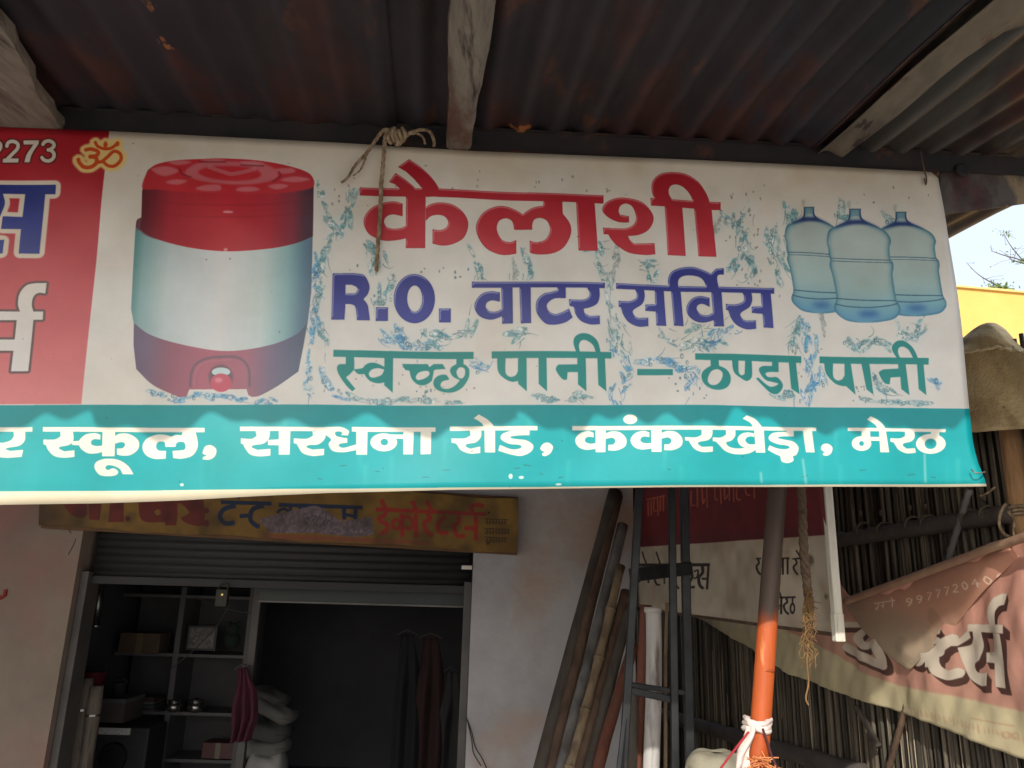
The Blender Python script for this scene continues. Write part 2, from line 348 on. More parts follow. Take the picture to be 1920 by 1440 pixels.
        wl_ = np.exp(-((blur(b, 7)-.86)/.05)**2)[..., None]*.25; col = col*(1-wl_)+np.array([224, 236, 236.])*wl_; rim = np.clip((1-blur(b, 8))*2.0, 0, 1)[..., None]*.92; col = col*(1-rim)+np.array([52, 118, 140.])*rim
        full = np.zeros((H, W, 3), np.float32); full[sub] = col/255
        a = body[..., None]; c.img = c.img*(1-a)+full*a
        c.paint(blur(P('660,412 785,338! 948,338! 1110,420 1000,388 870,378 760,392')*body, 3), (24, 46, 112), .95)
        c.paint(P('803,228! 917,228! 920,300! 800,300!'), (110, 158, 172), .75); c.paint(S('808,232! 808,310 790,340', 3)*body, (40, 70, 120)); c.paint(S('912,232! 916,310 945,345', 3)*body, (40, 60, 120))
        c.paint(S('800,231! 920,231!', 2.2), (50, 80, 110))
        for ln, wd in (('612,712 900,722 1215,738', 1.6), ('618,740 900,748 1238,765', 1.2), ('690,1112 960,1132 1272,1142', 2.2), ('675,1165 800,1192 1000,1205 1200,1192 1290,1170', 2.2)): c.paint(S(ln, wd)*body, (48, 92, 118), .85)
        c.paint(blur(c.raster([[fx(a, b) for a, b in ellipse(1010, 1275, 105, 30)]]), 8)*body, (28, 84, 160), .95)
        c.paint(blur(P('670,1200 800,1260 1000,1300 1200,1290 1308,1250 1250,1330 1000,1358 780,1325'), 6)*body, (92, 156, 196), .6)
        c.paint(blur(P('790,225! 780,165 800,148! 905,150! 925,165 920,225!'), 2), (222, 224, 214), .85)
        c.paint(blur(P('790,225! 780,165 800,148! 820,150! 810,225!'), 2), (168, 172, 160), .6)
    base = lambda x, y: (1440+x/5.3333, 350+y/5.3333)
    bottle(lambda x, y: base(405+(x-860)*.90, 205+(y-228)*.935)); bottle(lambda x, y: base(1325+(x-860)*.95, 253+(y-228)*.93)); bottle(base)
    # ---- the insulated water jug
    c.zoom(220, 280, 3.0)
    lo = '105,440 200,500 400,555 620,575 850,555 1000,520 1095,480'
    def hshade(mask, stops):                       # print gradient across the jug
        ys, xs = np.nonzero(mask > .02); x0, x1 = xs.min(), xs.max(); g = np.clip((np.arange(W)-x0)/(x1-x0), 0, 1)
        ks = [s[0] for s in stops]; col = np.stack([np.interp(g, ks, [s[1][k] for s in stops]) for k in range(3)], -1)/255
        a = mask[..., None]; c.img = c.img*(1-a)+col[None].astype(np.float32)*a
    body = c.poly('105,440! 200,500 400,555 620,575 850,555 1000,520 1095,480! 1088,800! 1068,980! 1000,1040 850,1100 620,1132 400,1105 200,1050 95,985! 80,900! 90,700!')
    hshade(body, [(0, (84, 140, 140)), (.06, (140, 178, 178)), (.2, (200, 214, 214)), (.5, (226, 228, 226)), (.72, (206, 222, 218)), (.86, (150, 192, 194)), (.95, (104, 140, 160)), (1, (96, 120, 140))])
    bs = c.poly('95,980! 200,1050 400,1105 620,1132 850,1100 1000,1040 1068,975! 1045,1110! 1018,1250! 900,1332 800,1385 755,1392! 735,1380! 725,1347! 400,1347! 385,1385! 345,1392! 200,1325 105,1235! 92,1100!')
    hshade(bs, [(0, (104, 92, 120)), (.08, (120, 104, 128)), (.22, (160, 104, 122)), (.45, (186, 110, 126)), (.65, (176, 114, 130)), (.8, (124, 116, 140)), (.93, (98, 108, 130)), (1, (92, 104, 120))])
    lid = c.poly('138,235! 160,140 185,105 290,68 470,56 620,52 820,66 990,100 1085,140 1103,205! 1096,480! 1000,520 850,555 620,575 400,555 200,500 105,440! 112,400 136,385!')
    hshade(lid, [(0, (96, 34, 44)), (.05, (110, 36, 50)), (.18, (176, 44, 58)), (.5, (200, 44, 56)), (.75, (186, 46, 60)), (.88, (140, 48, 66)), (.95, (84, 44, 62)), (1, (70, 42, 60))])
    c.paint(c.poly('108,470! 120,395 136,385! 136,470 230,515! 105,450!'), (120, 84, 104), .7)
    top = c.poly('138,215 185,105 290,68 470,56 620,52 820,66 990,100 1085,140 1102,205 1000,232 800,250 620,255 400,245 230,225'); c.paint(top, (206, 48, 58), .85)
    c.paint(blur(c.poly('380,130 450,80 620,68 820,80 905,130 860,175 700,200 520,190 420,165', holes=('455,130 520,102 640,95 760,105 808,140 760,168 640,180 520,165',)), 2)*lid, (214, 128, 134), .75)
    c.paint(c.stroke('510,100! 600,130 650,140 780,108', 22)*lid, (214, 130, 134), .65)
    for q in ('190,110 280,95 345,125 260,150', '270,185 330,170 395,180 340,200', '440,225 500,205 575,205 580,235 500,240', '670,235 690,215 760,210 800,225 740,240', '845,205 900,190 960,200 900,222', '915,170 990,150 1085,165 1000,182', '285,70 360,62 420,75 340,90', '465,60 530,55 610,58 540,75', '690,70 770,66 830,80 760,92', '890,110 980,104 1000,125 930,135'):
        c.paint(blur(c.poly(q), 1.5)*lid, (222, 140, 146), .7)
    for q in ('455,72! 610,72!', '690,88! 825,92!', '350,105! 365,140 420,160', '905,120! 915,150 870,180'): c.paint(blur(c.stroke(q, 7), 1.2)*lid, (112, 24, 36), .7)
    for q in ('140,262 330,305 620,318 900,300 1100,262', '138,330 330,372 620,385 900,366 1098,335'): c.paint(blur(c.stroke(q, 5), 1.2)*lid, (140, 26, 40), .55)
    c.paint(blur(c.ell(625, 357, 30, 7), 1)*lid, (236, 170, 172), .9); c.paint(c.ell(610, 566, 12, 9), (230, 180, 176), .8)
    c.paint(blur(c.stroke('405,1335! 412,1260 440,1205 510,1172 640,1163 705,1185 738,1240 742,1335!', 13), 1)*bs, (104, 98, 112), .75)
    c.paint(c.stroke('425,1335! 432,1270 455,1222 515,1190 640,1182', 5)*bs, (196, 140, 150), .5)
    c.paint(blur(c.ell(578, 1280, 70, 72), 2)*bs, (96, 92, 100), .7); c.paint(c.ell(580, 1250, 52, 26), (206, 226, 226)); c.paint(c.stroke('528,1262 580,1278 634,1262', 6), (84, 104, 112), .8); c.paint(c.ell(580, 1310, 60, 52), (206, 96, 116)); c.paint(blur(c.ell(566, 1295, 22, 14), 2), (238, 160, 170), .8)
    # ---- words
    yg = lambda ya, yb: np.clip((np.arange(H)-c.t(*((1000-c.T[0])*c.T[2], (ya-c.T[1])*c.T[2]))[1])/max(1, (c.t(*((1000-c.T[0])*c.T[2], (yb-c.T[1])*c.T[2]))[1]-c.t(*((1000-c.T[0])*c.T[2], (ya-c.T[1])*c.T[2]))[1])), 0, 1)[:, None, None]
    def ink(mask, ca, cb, ya, yb, halo=0, hcol=(226, 224, 216), rim=None, lite=None):
        if halo: c.paint(blur(dilate(mask, halo), .8), hcol)
        g = yg(ya, yb); col = ((1-g)*np.array(ca)+g*np.array(cb))/255*np.ones((1, W, 1)); a = mask[..., None]; c.img = c.img*(1-a)+col.astype(np.float32)*a
        if rim:
            er = np.clip(blur(mask, 1.6)*1.9-.95, 0, 1); c.paint(np.clip(mask-er, 0, 1), rim, .55)
        if lite:
            bl = blur(mask, 1.2); inner = np.clip(1-np.abs(blur(mask, 3.0)-.80)*6, 0, 1)*mask
            gy = np.gradient(blur(mask, 3.0), axis=0); gx = np.gradient(blur(mask, 3.0), axis=1); d = np.clip((gy*1.0+gx*.55)*16-.25, 0, 1); c.paint(blur(inner*np.clip(d*2, 0, 1), .5), lite, 1.0)
    def many(z, *ps):
        c.zoom(*z)
        for p in ps: c.poly(p, tl)
    new = lambda: np.zeros((H, W), np.float32)
    Z1, Z2, Z3, Z4 = (660, 280, 5.3333), (1000, 290, 5.0526), (610, 490, 4.5714), (1030, 480, 4.3636)
    tl = new()
    many(Z1, '75,372! 2510,465! 2510,548! 75,452!', '460,175! 570,100! 700,195 810,310 880,420! 850,480! 740,480! 705,405 620,300 540,225!', '370,320! 435,235! 540,310 640,400 700,470! 540,480! 490,405 430,345!',
         '540,450! 735,450! 730,985! 537,985!', '505,540! 420,515 300,530 180,590 115,700 150,820 230,880 330,912 450,905 545,885! 550,750! 500,780 420,790 345,772 318,715 345,665 410,645 505,665!',
         '735,580! 800,550 890,540 1010,565 1110,640 1160,750 1120,880 1010,945 900,960 805,940! 805,800! 880,810 942,785 960,730 930,682 870,660 790,670 735,715!',
         '1710,655! 1640,610 1540,572 1430,575 1310,640 1240,760 1260,880 1340,990 1460,1050 1560,1058 1640,1045! 1640,910! 1570,930 1490,900 1445,800 1470,715 1540,690 1600,720 1622,805! 1715,805!')
    many(Z2, '-115,578! -60,535 0,505 90,490! 95,420! 268,425! 272,570! 330,650 350,720 335,800 280,890 190,940 80,952 0,945 -36,930! -36,816! 0,830 60,830 120,800 155,720 130,640 70,605 10,615 -12,660 -13,712! -110,712!',
         '400,450! 575,455! 597,930! 418,925!', '900,648! 800,645 700,600 648,530 690,455 790,415 900,418 1030,460 1120,560 1130,640 1080,720 990,765 890,778! 905,815 945,850! 1145,840! 1152,945! 1050,955 900,940 790,880 730,820 700,770! 655,768! 650,705! 850,708 930,680 968,620 955,540 925,490 870,468 820,490 803,540 815,575! 900,590!',
         '1240,480! 1410,490! 1443,958! 1272,950!', '1525,480! 1695,490! 1733,965! 1565,960!', '1105,415! 1780,443! 1782,515! 1110,488!', '1150,445! 1117,340 1130,250 1200,185 1310,165 1440,180 1560,250 1640,360 1690,480! 1528,470! 1492,380 1430,310 1360,280 1300,295 1278,350 1300,410 1345,450!')
    ink(tl, (176, 30, 46), (206, 66, 76), 320, 480, 0, rim=(140, 20, 34), lite=(238, 170, 168))
    tl = new(); c.zoom(*Z3)
    c.poly('60,95! 240,95! 330,115 375,200 365,270 325,320! 360,370 370,420 380,502! 270,502! 262,420 250,378 215,362! 170,362! 162,497! 50,497!', tl, holes=('170,195! 225,195! 265,215 275,240 255,268 220,272! 170,272!',))
    many(Z3, '432,390! 535,390! 535,507! 430,507!', '975,397! 1075,397! 1075,515! 975,515!', '1257,170! 2384,198! 2384,244! 1257,220!', '1507,200! 1602,200! 1605,535! 1515,535!',
         '1495,265! 1420,255 1340,275 1285,345 1285,410 1330,470 1420,497 1520,470! 1525,400! 1470,428 1410,425 1375,390 1385,350 1430,332 1495,345!', '1660,200! 1755,200! 1758,537! 1672,537!')
    c.ell(762, 315, 177, 208, mask=tl, hole=(765, 315, 65, 112))
    sa = '690,260! 765,265! 772,340 750,400 690,440 672,465 690,500 720,515! 800,512! 802,580! 720,585 640,550 595,490 575,430! 557,425! 557,378! 640,380 700,355 705,310 690,280!'
    many(Z4, '55,250! 125,250! 125,358! 40,358 -10,385 -29,420 -10,465 40,487 100,470 150,445! 180,515! 120,555 30,573 -40,560 -100,490 -116,420 -100,360 -50,318 0,308 60,292!',
         '300,245! 395,250! 400,340 380,400 330,430 270,445! 278,480 320,505! 400,500! 403,568! 330,572 250,545 205,490 190,430! 155,420! 152,368! 260,372 310,350 318,310 300,280!',
         '535,235! 1835,265! 1835,310! 535,280!', sa, '778,405! 870,400! 870,460! 778,455!', '855,270! 930,270! 948,578! 868,575!', '990,250! 1070,270! 1090,580! 1012,575!',
         '985,285! 968,200 1000,130 1080,95 1180,90 1270,120 1320,145! 1362,105! 1425,100! 1425,152! 1378,158 1370,200 1388,290! 1290,290! 1265,210 1220,170 1140,157 1075,172 1050,215 1060,290!',
         '1320,270! 1400,270! 1418,583! 1338,583!', '1305,345! 1230,330 1160,355 1118,420 1130,490 1190,540 1260,550 1340,530! 1345,460! 1290,490 1230,480 1200,440 1210,405 1250,395 1305,420!', '1648,420! 1745,415! 1745,478! 1648,470!', '1722,285! 1805,285! 1828,592! 1745,588!')
    c.poly(sa, tl, shift=(880, 20))
    ink(tl, (44, 48, 138), (66, 74, 158), 510, 610, 4.5, (222, 220, 212), rim=(34, 38, 110), lite=(190, 200, 228))
    tl = new(); c.zoom(600, 620, 6.0)
    c.poly('480,420 530,368 600,355 670,375 735,410! 735,570! 650,585 560,560 500,490', tl, holes=('545,480 580,432 650,415 722,430! 690,490 620,520 570,520',))
    c.poly('920,365! 1210,365! 1230,400! 1280,365! 1380,365! 1412,420! 1290,430 1275,470 1265,520 1250,560 1180,600 1100,595 1030,530 1005,440! 955,430!', tl, holes=('1075,510 1110,460 1180,440 1225,450 1225,490 1170,530 1100,545',))
    c.poly('1540,365! 1480,400 1465,450 1500,510 1575,550! 1520,610 1450,645 1380,640 1355,600 1380,560 1455,540! 1420,490 1350,490 1290,530 1275,590 1310,650 1400,685 1500,685 1600,635 1670,530 1680,440 1650,390 1600,360!', tl, holes=('1535,460 1560,410 1600,405 1630,430 1630,490 1600,530 1560,520',))
    many((600, 620, 6.0), '150,215! 1728,232! 1728,312! 148,292!', '290,270! 380,275! 382,420 350,470 290,525! 395,650! 360,680! 290,610 215,500 190,420 215,380 288,375!', '380,430! 430,428 485,415! 505,482! 430,485 380,440!', '722,290! 820,295! 815,690! 720,605!', '1535,290! 1615,295! 1615,385! 1535,385!')
    Z6 = (900, 620, 5.0526)
    many(Z6, '110,195! 1235,212! 1235,272! 110,262!', '160,250! 240,250! 240,400 280,440 330,430 355,390! 357,250! 435,250! 438,578! 360,510! 355,480! 300,487 230,455 170,385', '547,250! 622,250! 628,580! 550,510!', '910,250! 990,260! 1000,580! 920,515! 918,400! 820,400! 815,470! 780,470 740,430 710,375 730,335 770,330! 912,328!', '1100,255! 1172,260! 1188,580! 1112,520!',
         '900,215! 875,130 890,70 950,38 1030,50 1100,110 1135,225! 1087,222! 1060,150 1000,105 950,105 925,150 938,222!', '1478,370! 1810,375! 1810,432! 1478,430!')
    Z7 = (1280, 620, 3.9184); c.zoom(*Z7)
    c.poly('215,262 300,290 335,350 320,410 270,440 200,438 140,400 120,340 145,295', tl, holes=('165,370 190,310 240,292 275,320 265,370 230,405 185,405',))
    many(Z7, '78,175! 875,185! 875,235! 78,222!', '188,210! 248,212! 250,290! 190,290!', '345,215! 395,218! 395,310 415,335 440,325! 445,218! 495,220! 495,340 460,375 420,360 360,310', '650,222! 700,224! 700,305! 640,305 600,315 612,340 640,345 690,345 730,390 725,430 690,465 640,460 580,410 525,355! 545,350! 600,395 640,415 680,405 697,390 660,380 600,365 560,320 550,285 580,264 650,262!', '778,225! 833,228! 860,465! 797,425!',
         '1012,185! 1795,205! 1795,252! 1012,235!', '1045,225! 1112,228! 1112,330 1140,362 1175,355 1195,325! 1195,235! 1240,238! 1272,470! 1205,405! 1170,402 1120,380 1060,310', '1315,235! 1372,237! 1400,470! 1350,430!', '1575,240! 1628,242! 1660,475! 1600,430! 1592,340! 1522,345! 1515,395! 1480,385 1450,340 1440,305 1470,285! 1578,280!', '1710,242! 1757,244! 1785,475! 1727,430!',
         '1572,212! 1535,150 1535,110 1570,78 1620,80 1680,130 1722,215! 1687,214! 1650,145 1610,120 1580,130 1575,165 1595,214!')
    ink(tl, (22, 140, 134), (24, 148, 140), 640, 750, 2.6, (224, 222, 212))
    # ---- teal address band and the white lower hem
    c.T = (0, 0, 1)
    c.paint(c.poly('-500,754! 0,757.5! 430,758.5! 900,759.5! 1220,761! 1540,763.5! 1830,766.5! 1900,767! 1900,907.5! 1545,909.5! 845,914.6! 420,918! 0,921! -500,924!'), (8, 154, 158))
    c.paint(c.poly('-500,923! 0,920.5! 420,917.5! 845,914! 1545,908.7! 1900,906.5! 1900,990! -500,990!'), (226, 216, 188))
    tl = new(); many((0, 0, 1), '0,0! 1,0! 0,1!')
    Z8 = (0, 750, 4.4651)
    many(Z8, '-60,220! 250,220! 250,258! -60,258!', '88,245! 188,250! 185,330 140,375 50,392 20,405 60,420! 172,412! 160,470! 40,478 -60,470! -60,345! 0,350 65,330 92,295!',
         '340,220! 1705,228! 1705,265! 340,258!', '490,245! 595,248! 598,330 560,370 490,385 475,400 520,425! 605,415! 605,470! 520,478 440,465 390,420 365,370! 345,365! 345,325! 440,325 490,300!', '585,340! 665,335! 665,375! 585,370!', '845,245! 950,245! 940,465! 835,465!',
         '825,285! 780,272 700,285 645,340 660,400 720,440 790,440 850,425! 850,372! 800,380 755,370 745,345 770,322 825,325!', '940,300! 990,275 1070,280 1140,330 1140,400 1080,450 1010,460 960,450! 960,400! 1010,395 1030,365 1005,345 940,360!', '770,560 790,510 870,485 970,495 1050,545 1095,615! 1005,615! 980,570 930,545 880,540 860,560 880,580 925,565 965,590 950,620 890,632 810,620',
         '1420,300! 1370,285 1290,285 1210,320 1175,385 1200,450 1270,485 1370,485! 1375,420! 1310,415 1290,380 1310,345 1360,345 1370,385! 1455,385! 1470,350 1520,345 1540,370 1530,410 1430,420! 1435,480! 1510,485 1600,460 1645,390 1640,310 1620,245! 1520,245! 1510,290! 1460,285!', '1690,430 1710,385 1760,375 1805,410 1795,465 1750,495 1690,494! 1690,475! 1725,462! 1690,445')
    Z9 = (420, 750, 4.4651); c.zoom(*Z9); c.ell(1335, 350, 112, 76, mask=tl, hole=(1340, 348, 32, 28))
    many(Z9, '132,222! 850,228! 850,262! 132,258!', '260,245! 385,248! 378,320 330,365 250,378 230,395 280,418! 390,410! 390,465! 300,472 220,455 175,400 160,370! 140,362! 140,320! 230,325 275,300!', '370,335! 470,330! 470,380! 370,378!', '460,245! 558,248! 550,458! 460,458!',
         '740,245! 850,248! 845,320 790,370 710,378 690,395 740,415! 838,408! 835,460! 740,468 660,445 625,395 610,368! 585,362! 585,322! 690,325 745,300!', '845,226! 900,224 980,225 1042,255 1035,295! 975,292! 990,275 965,262 930,270 940,300 1000,315! 1030,318! 1030,355! 970,365 960,385 1000,398 1108,368! 1110,415! 1000,435 910,425 875,370 895,330 850,290!',
         '1105,245! 1200,245! 1195,455! 1105,455!', '1068,222! 1770,225! 1770,262! 1068,262!', '1310,282! 1505,285! 1505,320! 1360,318!', '1500,245! 1588,248! 1580,452! 1500,452!', '1645,245! 1735,248! 1730,450! 1645,452!')
    Z10 = (830, 750, 4.6829); c.zoom(*Z10); c.ell(1635, 175, 60, 42, mask=tl)
    ks = ('1335,245! 1425,248! 1422,460! 1338,460!', '1320,290! 1270,275 1200,295 1160,350 1185,410 1250,438 1342,430! 1342,380! 1290,385 1250,370 1245,345 1270,325 1320,330!', '1422,295! 1480,278 1550,290 1600,345 1590,410 1520,445 1445,445! 1447,395! 1490,392 1508,360 1480,335 1422,345!')
    many(Z10, '62,230! 828,230! 828,268! 62,268!', '235,245! 335,248! 335,320 290,370 215,385 200,405 240,428! 328,408! 328,465! 240,470 160,440 120,385 78,372! 75,335! 190,335 245,310!', '365,245! 458,245! 458,460! 368,460!', '272,160! 315,125! 390,170 440,220 460,270! 370,270! 350,215 310,180', '680,250! 760,252! 758,310! 680,312 600,320 595,335 650,345 730,355 792,400 770,455 690,490 600,480 485,445! 500,395! 590,430 650,432 690,415 670,395 580,385 510,345 520,300 580,275!',
         '855,420 880,385 925,375 965,410 945,465 900,492 872,487! 870,468! 893,457! 860,440', '1133,230! 3278,241! 3278,272! 1133,268!', *ks)
    for k in ks: c.poly(k, tl, shift=(477, 2))
    Z11 = (1220, 750, 5.4857); c.zoom(*Z11)
    many(Z11, '490,290! 600,295! 600,370 560,420 470,440 450,460 490,492! 605,488! 605,540! 500,545 420,515 370,450 360,428! 325,428! 318,392! 430,395 490,370!', '740,300! 840,305! 840,375 800,425 745,445 770,485 840,505 930,500 1000,480 1065,490! 1065,515! 980,555 850,565 740,535 670,470 640,438! 605,433! 605,395! 690,395 745,365!',
         '1042,350! 970,340 900,360 865,410 890,470 960,500 1062,495! 1062,460! 990,460 950,430 960,395 1000,380 1042,385!', '1040,295! 1145,295! 1160,545! 1060,545!', '920,200! 965,165! 1050,200 1110,260 1140,305! 1045,315! 1010,250 965,220', '1390,310! 1465,312! 1465,375! 1390,375 1310,380 1300,395 1370,410 1460,430 1512,490 1490,560 1450,580! 1455,625 1400,650 1335,635 1318,580! 1250,550 1185,515! 1205,470! 1290,500 1370,508 1420,490 1390,470 1290,455 1210,420 1200,380 1250,340 1390,328!',
         '1560,300! 1655,305! 1678,540! 1588,538!', '1745,490 1770,455 1820,452 1862,490 1845,550 1800,575 1762,568! 1762,550! 1785,537! 1755,520')
    Z12 = (1540, 750, 6.0); c.zoom(*Z12); c.ell(443, 490, 110, 83, mask=tl, hole=(443, 490, 27, 28)); c.ell(1238, 490, 170, 112, mask=tl, hole=(1237, 490, 68, 58))
    many(Z12, '292,310! 1405,325! 1400,360! 292,348!', '445,335! 540,340! 545,445! 445,430!', '535,415! 645,415! 645,460! 535,460!', '640,320! 715,320! 758,588! 655,588!', '508,220! 550,182! 630,225 690,280 722,335! 640,345! 600,280 550,245', '935,340! 1045,345! 1050,420 1010,465 930,485 915,510 960,545! 1058,540! 1070,590! 960,598 870,560 830,510 810,478! 770,468! 770,430! 880,430 940,405!', '1240,345! 1330,348! 1335,405! 1230,400!')
    ink(tl, (228, 223, 208), (228, 222, 206), 790, 880, 1.2, (70, 150, 150))
    # ---- red panel on the left with the ends of its words
    c.T = (0, 0, 1); red = c.poly('-600,180! 215,180! 205,245! 178,500! 150,756.5! -600,752!')
    ink(red, (176, 30, 44), (222, 132, 132), 330, 740)
    tl = new(); c.zoom(0, 230, 5.76)
    for dx in (0, -190): c.stroke('72,262! 90,218 140,203 190,228 192,280 140,335 75,400!', 40, mask=tl); c.poly('%d,388! 205,388! 200,432! %d,432!' % (32, 28), tl)
    c.stroke('-118,262! -100,218 -50,203 0,228 2,280 -50,335 -115,400!', 40, mask=tl); c.poly('255,195! 425,195! 422,235! 370,310 340,370 325,432! 265,432! 290,350 330,290 365,240! 258,240!', tl)
    c.stroke('465,245! 490,212 540,203 583,230 583,270 535,305', 40, mask=tl); c.stroke('520,300! 560,308 590,345 582,392 540,420 485,412 455,378!', 40, mask=tl)
    ink(tl, (222, 212, 200), (222, 212, 200), 300, 310, 3.2, (84, 40, 34))
    om = new()
    for s_, w_ in (('920,302! 990,290 1062,318 1045,360 965,374!', 40), ('965,374! 1040,385 1045,440 990,485 915,488 865,440 852,400!', 42), ('1035,432 1100,425 1160,375 1230,312 1295,335 1305,400 1245,465 1175,470 1120,430', 36), ('1025,205! 1062,262 1140,286 1215,270 1282,208!', 34)): c.stroke(s_, w_, mask=om)
    c.poly('1140,200 1165,240 1140,280 1118,240', om); c.ell(1265, 235, 24, 24, mask=om)
    c.paint(blur(dilate(om, 9), 1.6), (244, 214, 140)); ink(om, (214, 96, 40), (214, 84, 36), 290, 310)
    tl = new(); many((0, 230, 5.76), '-300,672! 610,675! 600,775! -300,770!', '275,765! 490,770! 415,1408! 195,1408!', '35,1015! 255,1020! 230,1150! 15,1150!', '-300,765! 35,770! 58,870 30,960 0,1030! -60,1090! -60,1265! 45,1265! 22,1408! -300,1410!')
    ink(tl, (30, 44, 118), (52, 66, 148), 340, 470, 11, (226, 214, 196))
    tl = new(); c.zoom(0, 460, 4.5)
    many((0, 460, 4.5), '120,590! 262,590! 212,1050! 62,1050!', '-200,545! 345,545! 340,615! -200,620!', '150,560! 130,480 150,390 210,325 290,308! 380,308! 365,395! 310,390 265,420 248,490 265,560!', '-200,780! 112,780! 90,875! -200,875!')
    ink(tl, (228, 222, 212), (230, 226, 222), 540, 700, 5.0, (104, 82, 80))
    # ---- wear: drip streaks, scuffs and fly specks that belong to the cloth
    sp, sc_ = new(), new(); c.T = (0, 0, 1)
    for _ in range(26):
        x = rs.uniform(150, 1830); y = rs.uniform(780, 880); c.stroke([(x, y), (x+rs.uniform(-3, 3), y+rs.uniform(25, 90))], rs.uniform(3, 10), mask=sc_, w1=1, caps=False)
    for _ in range(40):
        x, y = rs.uniform(20, 1820), rs.uniform(260, 915); c.raster([ellipse(x, y, rs.uniform(.7, 2.2), rs.uniform(.7, 1.6), 10)], mask=sp)
    for _ in range(14):
        x, y = rs.uniform(400, 1800), rs.uniform(870, 908); c.stroke([(x, y), (x+rs.uniform(4, 16), y+rs.uniform(-3, 3))], 1.6, mask=sp, caps=False)
    c.paint(blur(sc_, 4), (170, 200, 190), .22); c.paint(sp, (70, 66, 58), .5)
    for p in ('1503,860! 1508,908!', '1422,885! 1424,906!', '1735,850! 1738,905!'): c.paint(blur(c.stroke(p, 5), 1.5), (190, 196, 186), .5)
    for e in ((957, 893, 4, 5), (977, 895, 5, 3), (338, 908, 4, 3), (1047, 908, 6, 2)): c.paint(c.ell(*e), (214, 220, 214), .9)
    stain = np.clip(vnoise(H, W, 160)*.6+vnoise(H, W, 50)*.4-.35, 0, 1)*(.35+.65*np.exp(-np.linspace(0, 1, H)*5))[:, None]
    c.img *= 1-stain[..., None]*np.array([.10, .16, .26])
    return c
BANNER = draw_banner()
# ------------------------------------------------------------------ ground
g = MB(); g.grid(lambda u, v: Vector((-200+400*u, -200+400*v, 0)), 8, 8)
tag(g.build('ground', mat('dusty_ground', [srgb(146,136,124), srgb(168,158,146), srgb(186,176,164)], 1.5, .95, .3)), kind='structure')

# ------------------------------------------------------------------ tin roof: sheets, rafters, edge beam
RD = cdir((800-CX)/F_PX, -(930-CY)/F_PX, 1.0)                   # corrugations and rafters run this way
PT = bpt(880, 262, -.06)                                        # a point of the roof's underside over the banner
RN = BH.cross(RD).normalized(); RN = RN if RN.z > 0 else -RN
def roof_ad(p):                                                 # (along the beam, along the corrugation)
    d = p-PT; b = RD-BH*RD.dot(BH); k = d.dot(b)/b.length_squared; return (d-RD*k).dot(BH), k
def roof_pt(a, k, up=0.0): return PT+BH*a+RD*k+RN*up
a_right = (roof_ad(on_plane(1850, 437, PT, RN))[0]+roof_ad(on_plane(1780, 470, PT, RN))[0])/2-.05
psh = bpt(960, 802)                                             # where the roof's shadow ends on the banner
t_ = (PT-psh).dot(RN)/SUN.dot(RN); k_front = roof_ad(psh+SUN*t_)[1]
k_back = 2.9
PITCHC = .105
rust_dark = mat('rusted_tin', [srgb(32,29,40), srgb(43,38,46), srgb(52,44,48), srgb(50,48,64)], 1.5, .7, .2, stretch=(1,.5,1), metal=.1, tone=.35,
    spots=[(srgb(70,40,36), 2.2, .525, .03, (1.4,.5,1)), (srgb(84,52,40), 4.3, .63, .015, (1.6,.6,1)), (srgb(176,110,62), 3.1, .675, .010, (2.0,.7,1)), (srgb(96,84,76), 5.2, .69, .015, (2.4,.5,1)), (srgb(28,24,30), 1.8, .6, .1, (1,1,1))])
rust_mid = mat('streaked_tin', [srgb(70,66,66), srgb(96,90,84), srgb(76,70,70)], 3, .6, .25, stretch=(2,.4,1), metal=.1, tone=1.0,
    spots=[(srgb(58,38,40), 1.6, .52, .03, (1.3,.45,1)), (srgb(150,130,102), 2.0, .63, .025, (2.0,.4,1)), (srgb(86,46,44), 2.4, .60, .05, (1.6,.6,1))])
zinc = mat('zinc_tin', [srgb(92,90,86), srgb(120,116,108), srgb(104,98,92)], 3, .5, .2, stretch=(2,.4,1), metal=.4,
    spots=[(srgb(160,138,104), 2.2, .58, .06, (1.5,.5,1)), (srgb(96,50,38), 2.0, .62, .05, (1.2,.6,1))])
pale = mat('weathered_tin_edge', [srgb(92,83,73), srgb(116,105,90), srgb(78,69,62)], 5, .8, .3, stretch=(1,.4,1), spots=[(srgb(92,56,40), 5, .60, .02, (1.5,.5,1)), (srgb(58,44,40), 9, .64, .02, (1.5,.5,1))])
roof = thing('tin_roof', 'rusty corrugated tin roof overhead above the big water service banner', 'roof', roof_pt(0, .3))
def sheet(a0, a1, m, lift, k0=None, k1=None, amp=.012, **_):
    k0 = k_front if k0 is None else k0; k1 = k_back if k1 is None else k1; b = MB(); nu = max(6, int((a1-a0)/PITCHC*12))
    def fn(u, v):
        a = a0+(a1-a0)*u; kf = k0+.03*math.sin(1.9*a+lift*900)+.02*math.sin(5.1*a)+.022*math.sin(17*a)+.016*math.sin(29*a+1); k = kf+(k1-kf)*v
        return roof_pt(a, k, lift+.022+amp*math.cos(2*math.pi*a/PITCHC)*(1+.25*math.sin(a*2.3))+.006*math.sin(3*a+2*k)+.004*math.sin(7*k+a*5))
    b.grid(fn, nu, 26); b.c = [.42+.58*max(0, -math.cos(2*math.pi*roof_ad(v)[0]/PITCHC))**3 for v in b.v]; return b.build('roof_sheet', m, roof, smooth=True, solid=.0015)  # pale crowns, dark valleys: grazing light on the ridges painted into the tone
edges = [-7.6, -6.5, -5.5, -4.4, -3.4, -2.36, -1.31, -.26, a_right-1.0, a_right]  # left sheets reach out of view, added to shade the shop wall
split = roof_ad(on_plane(1560, 270, PT, RN))[0]
edges[8] = split
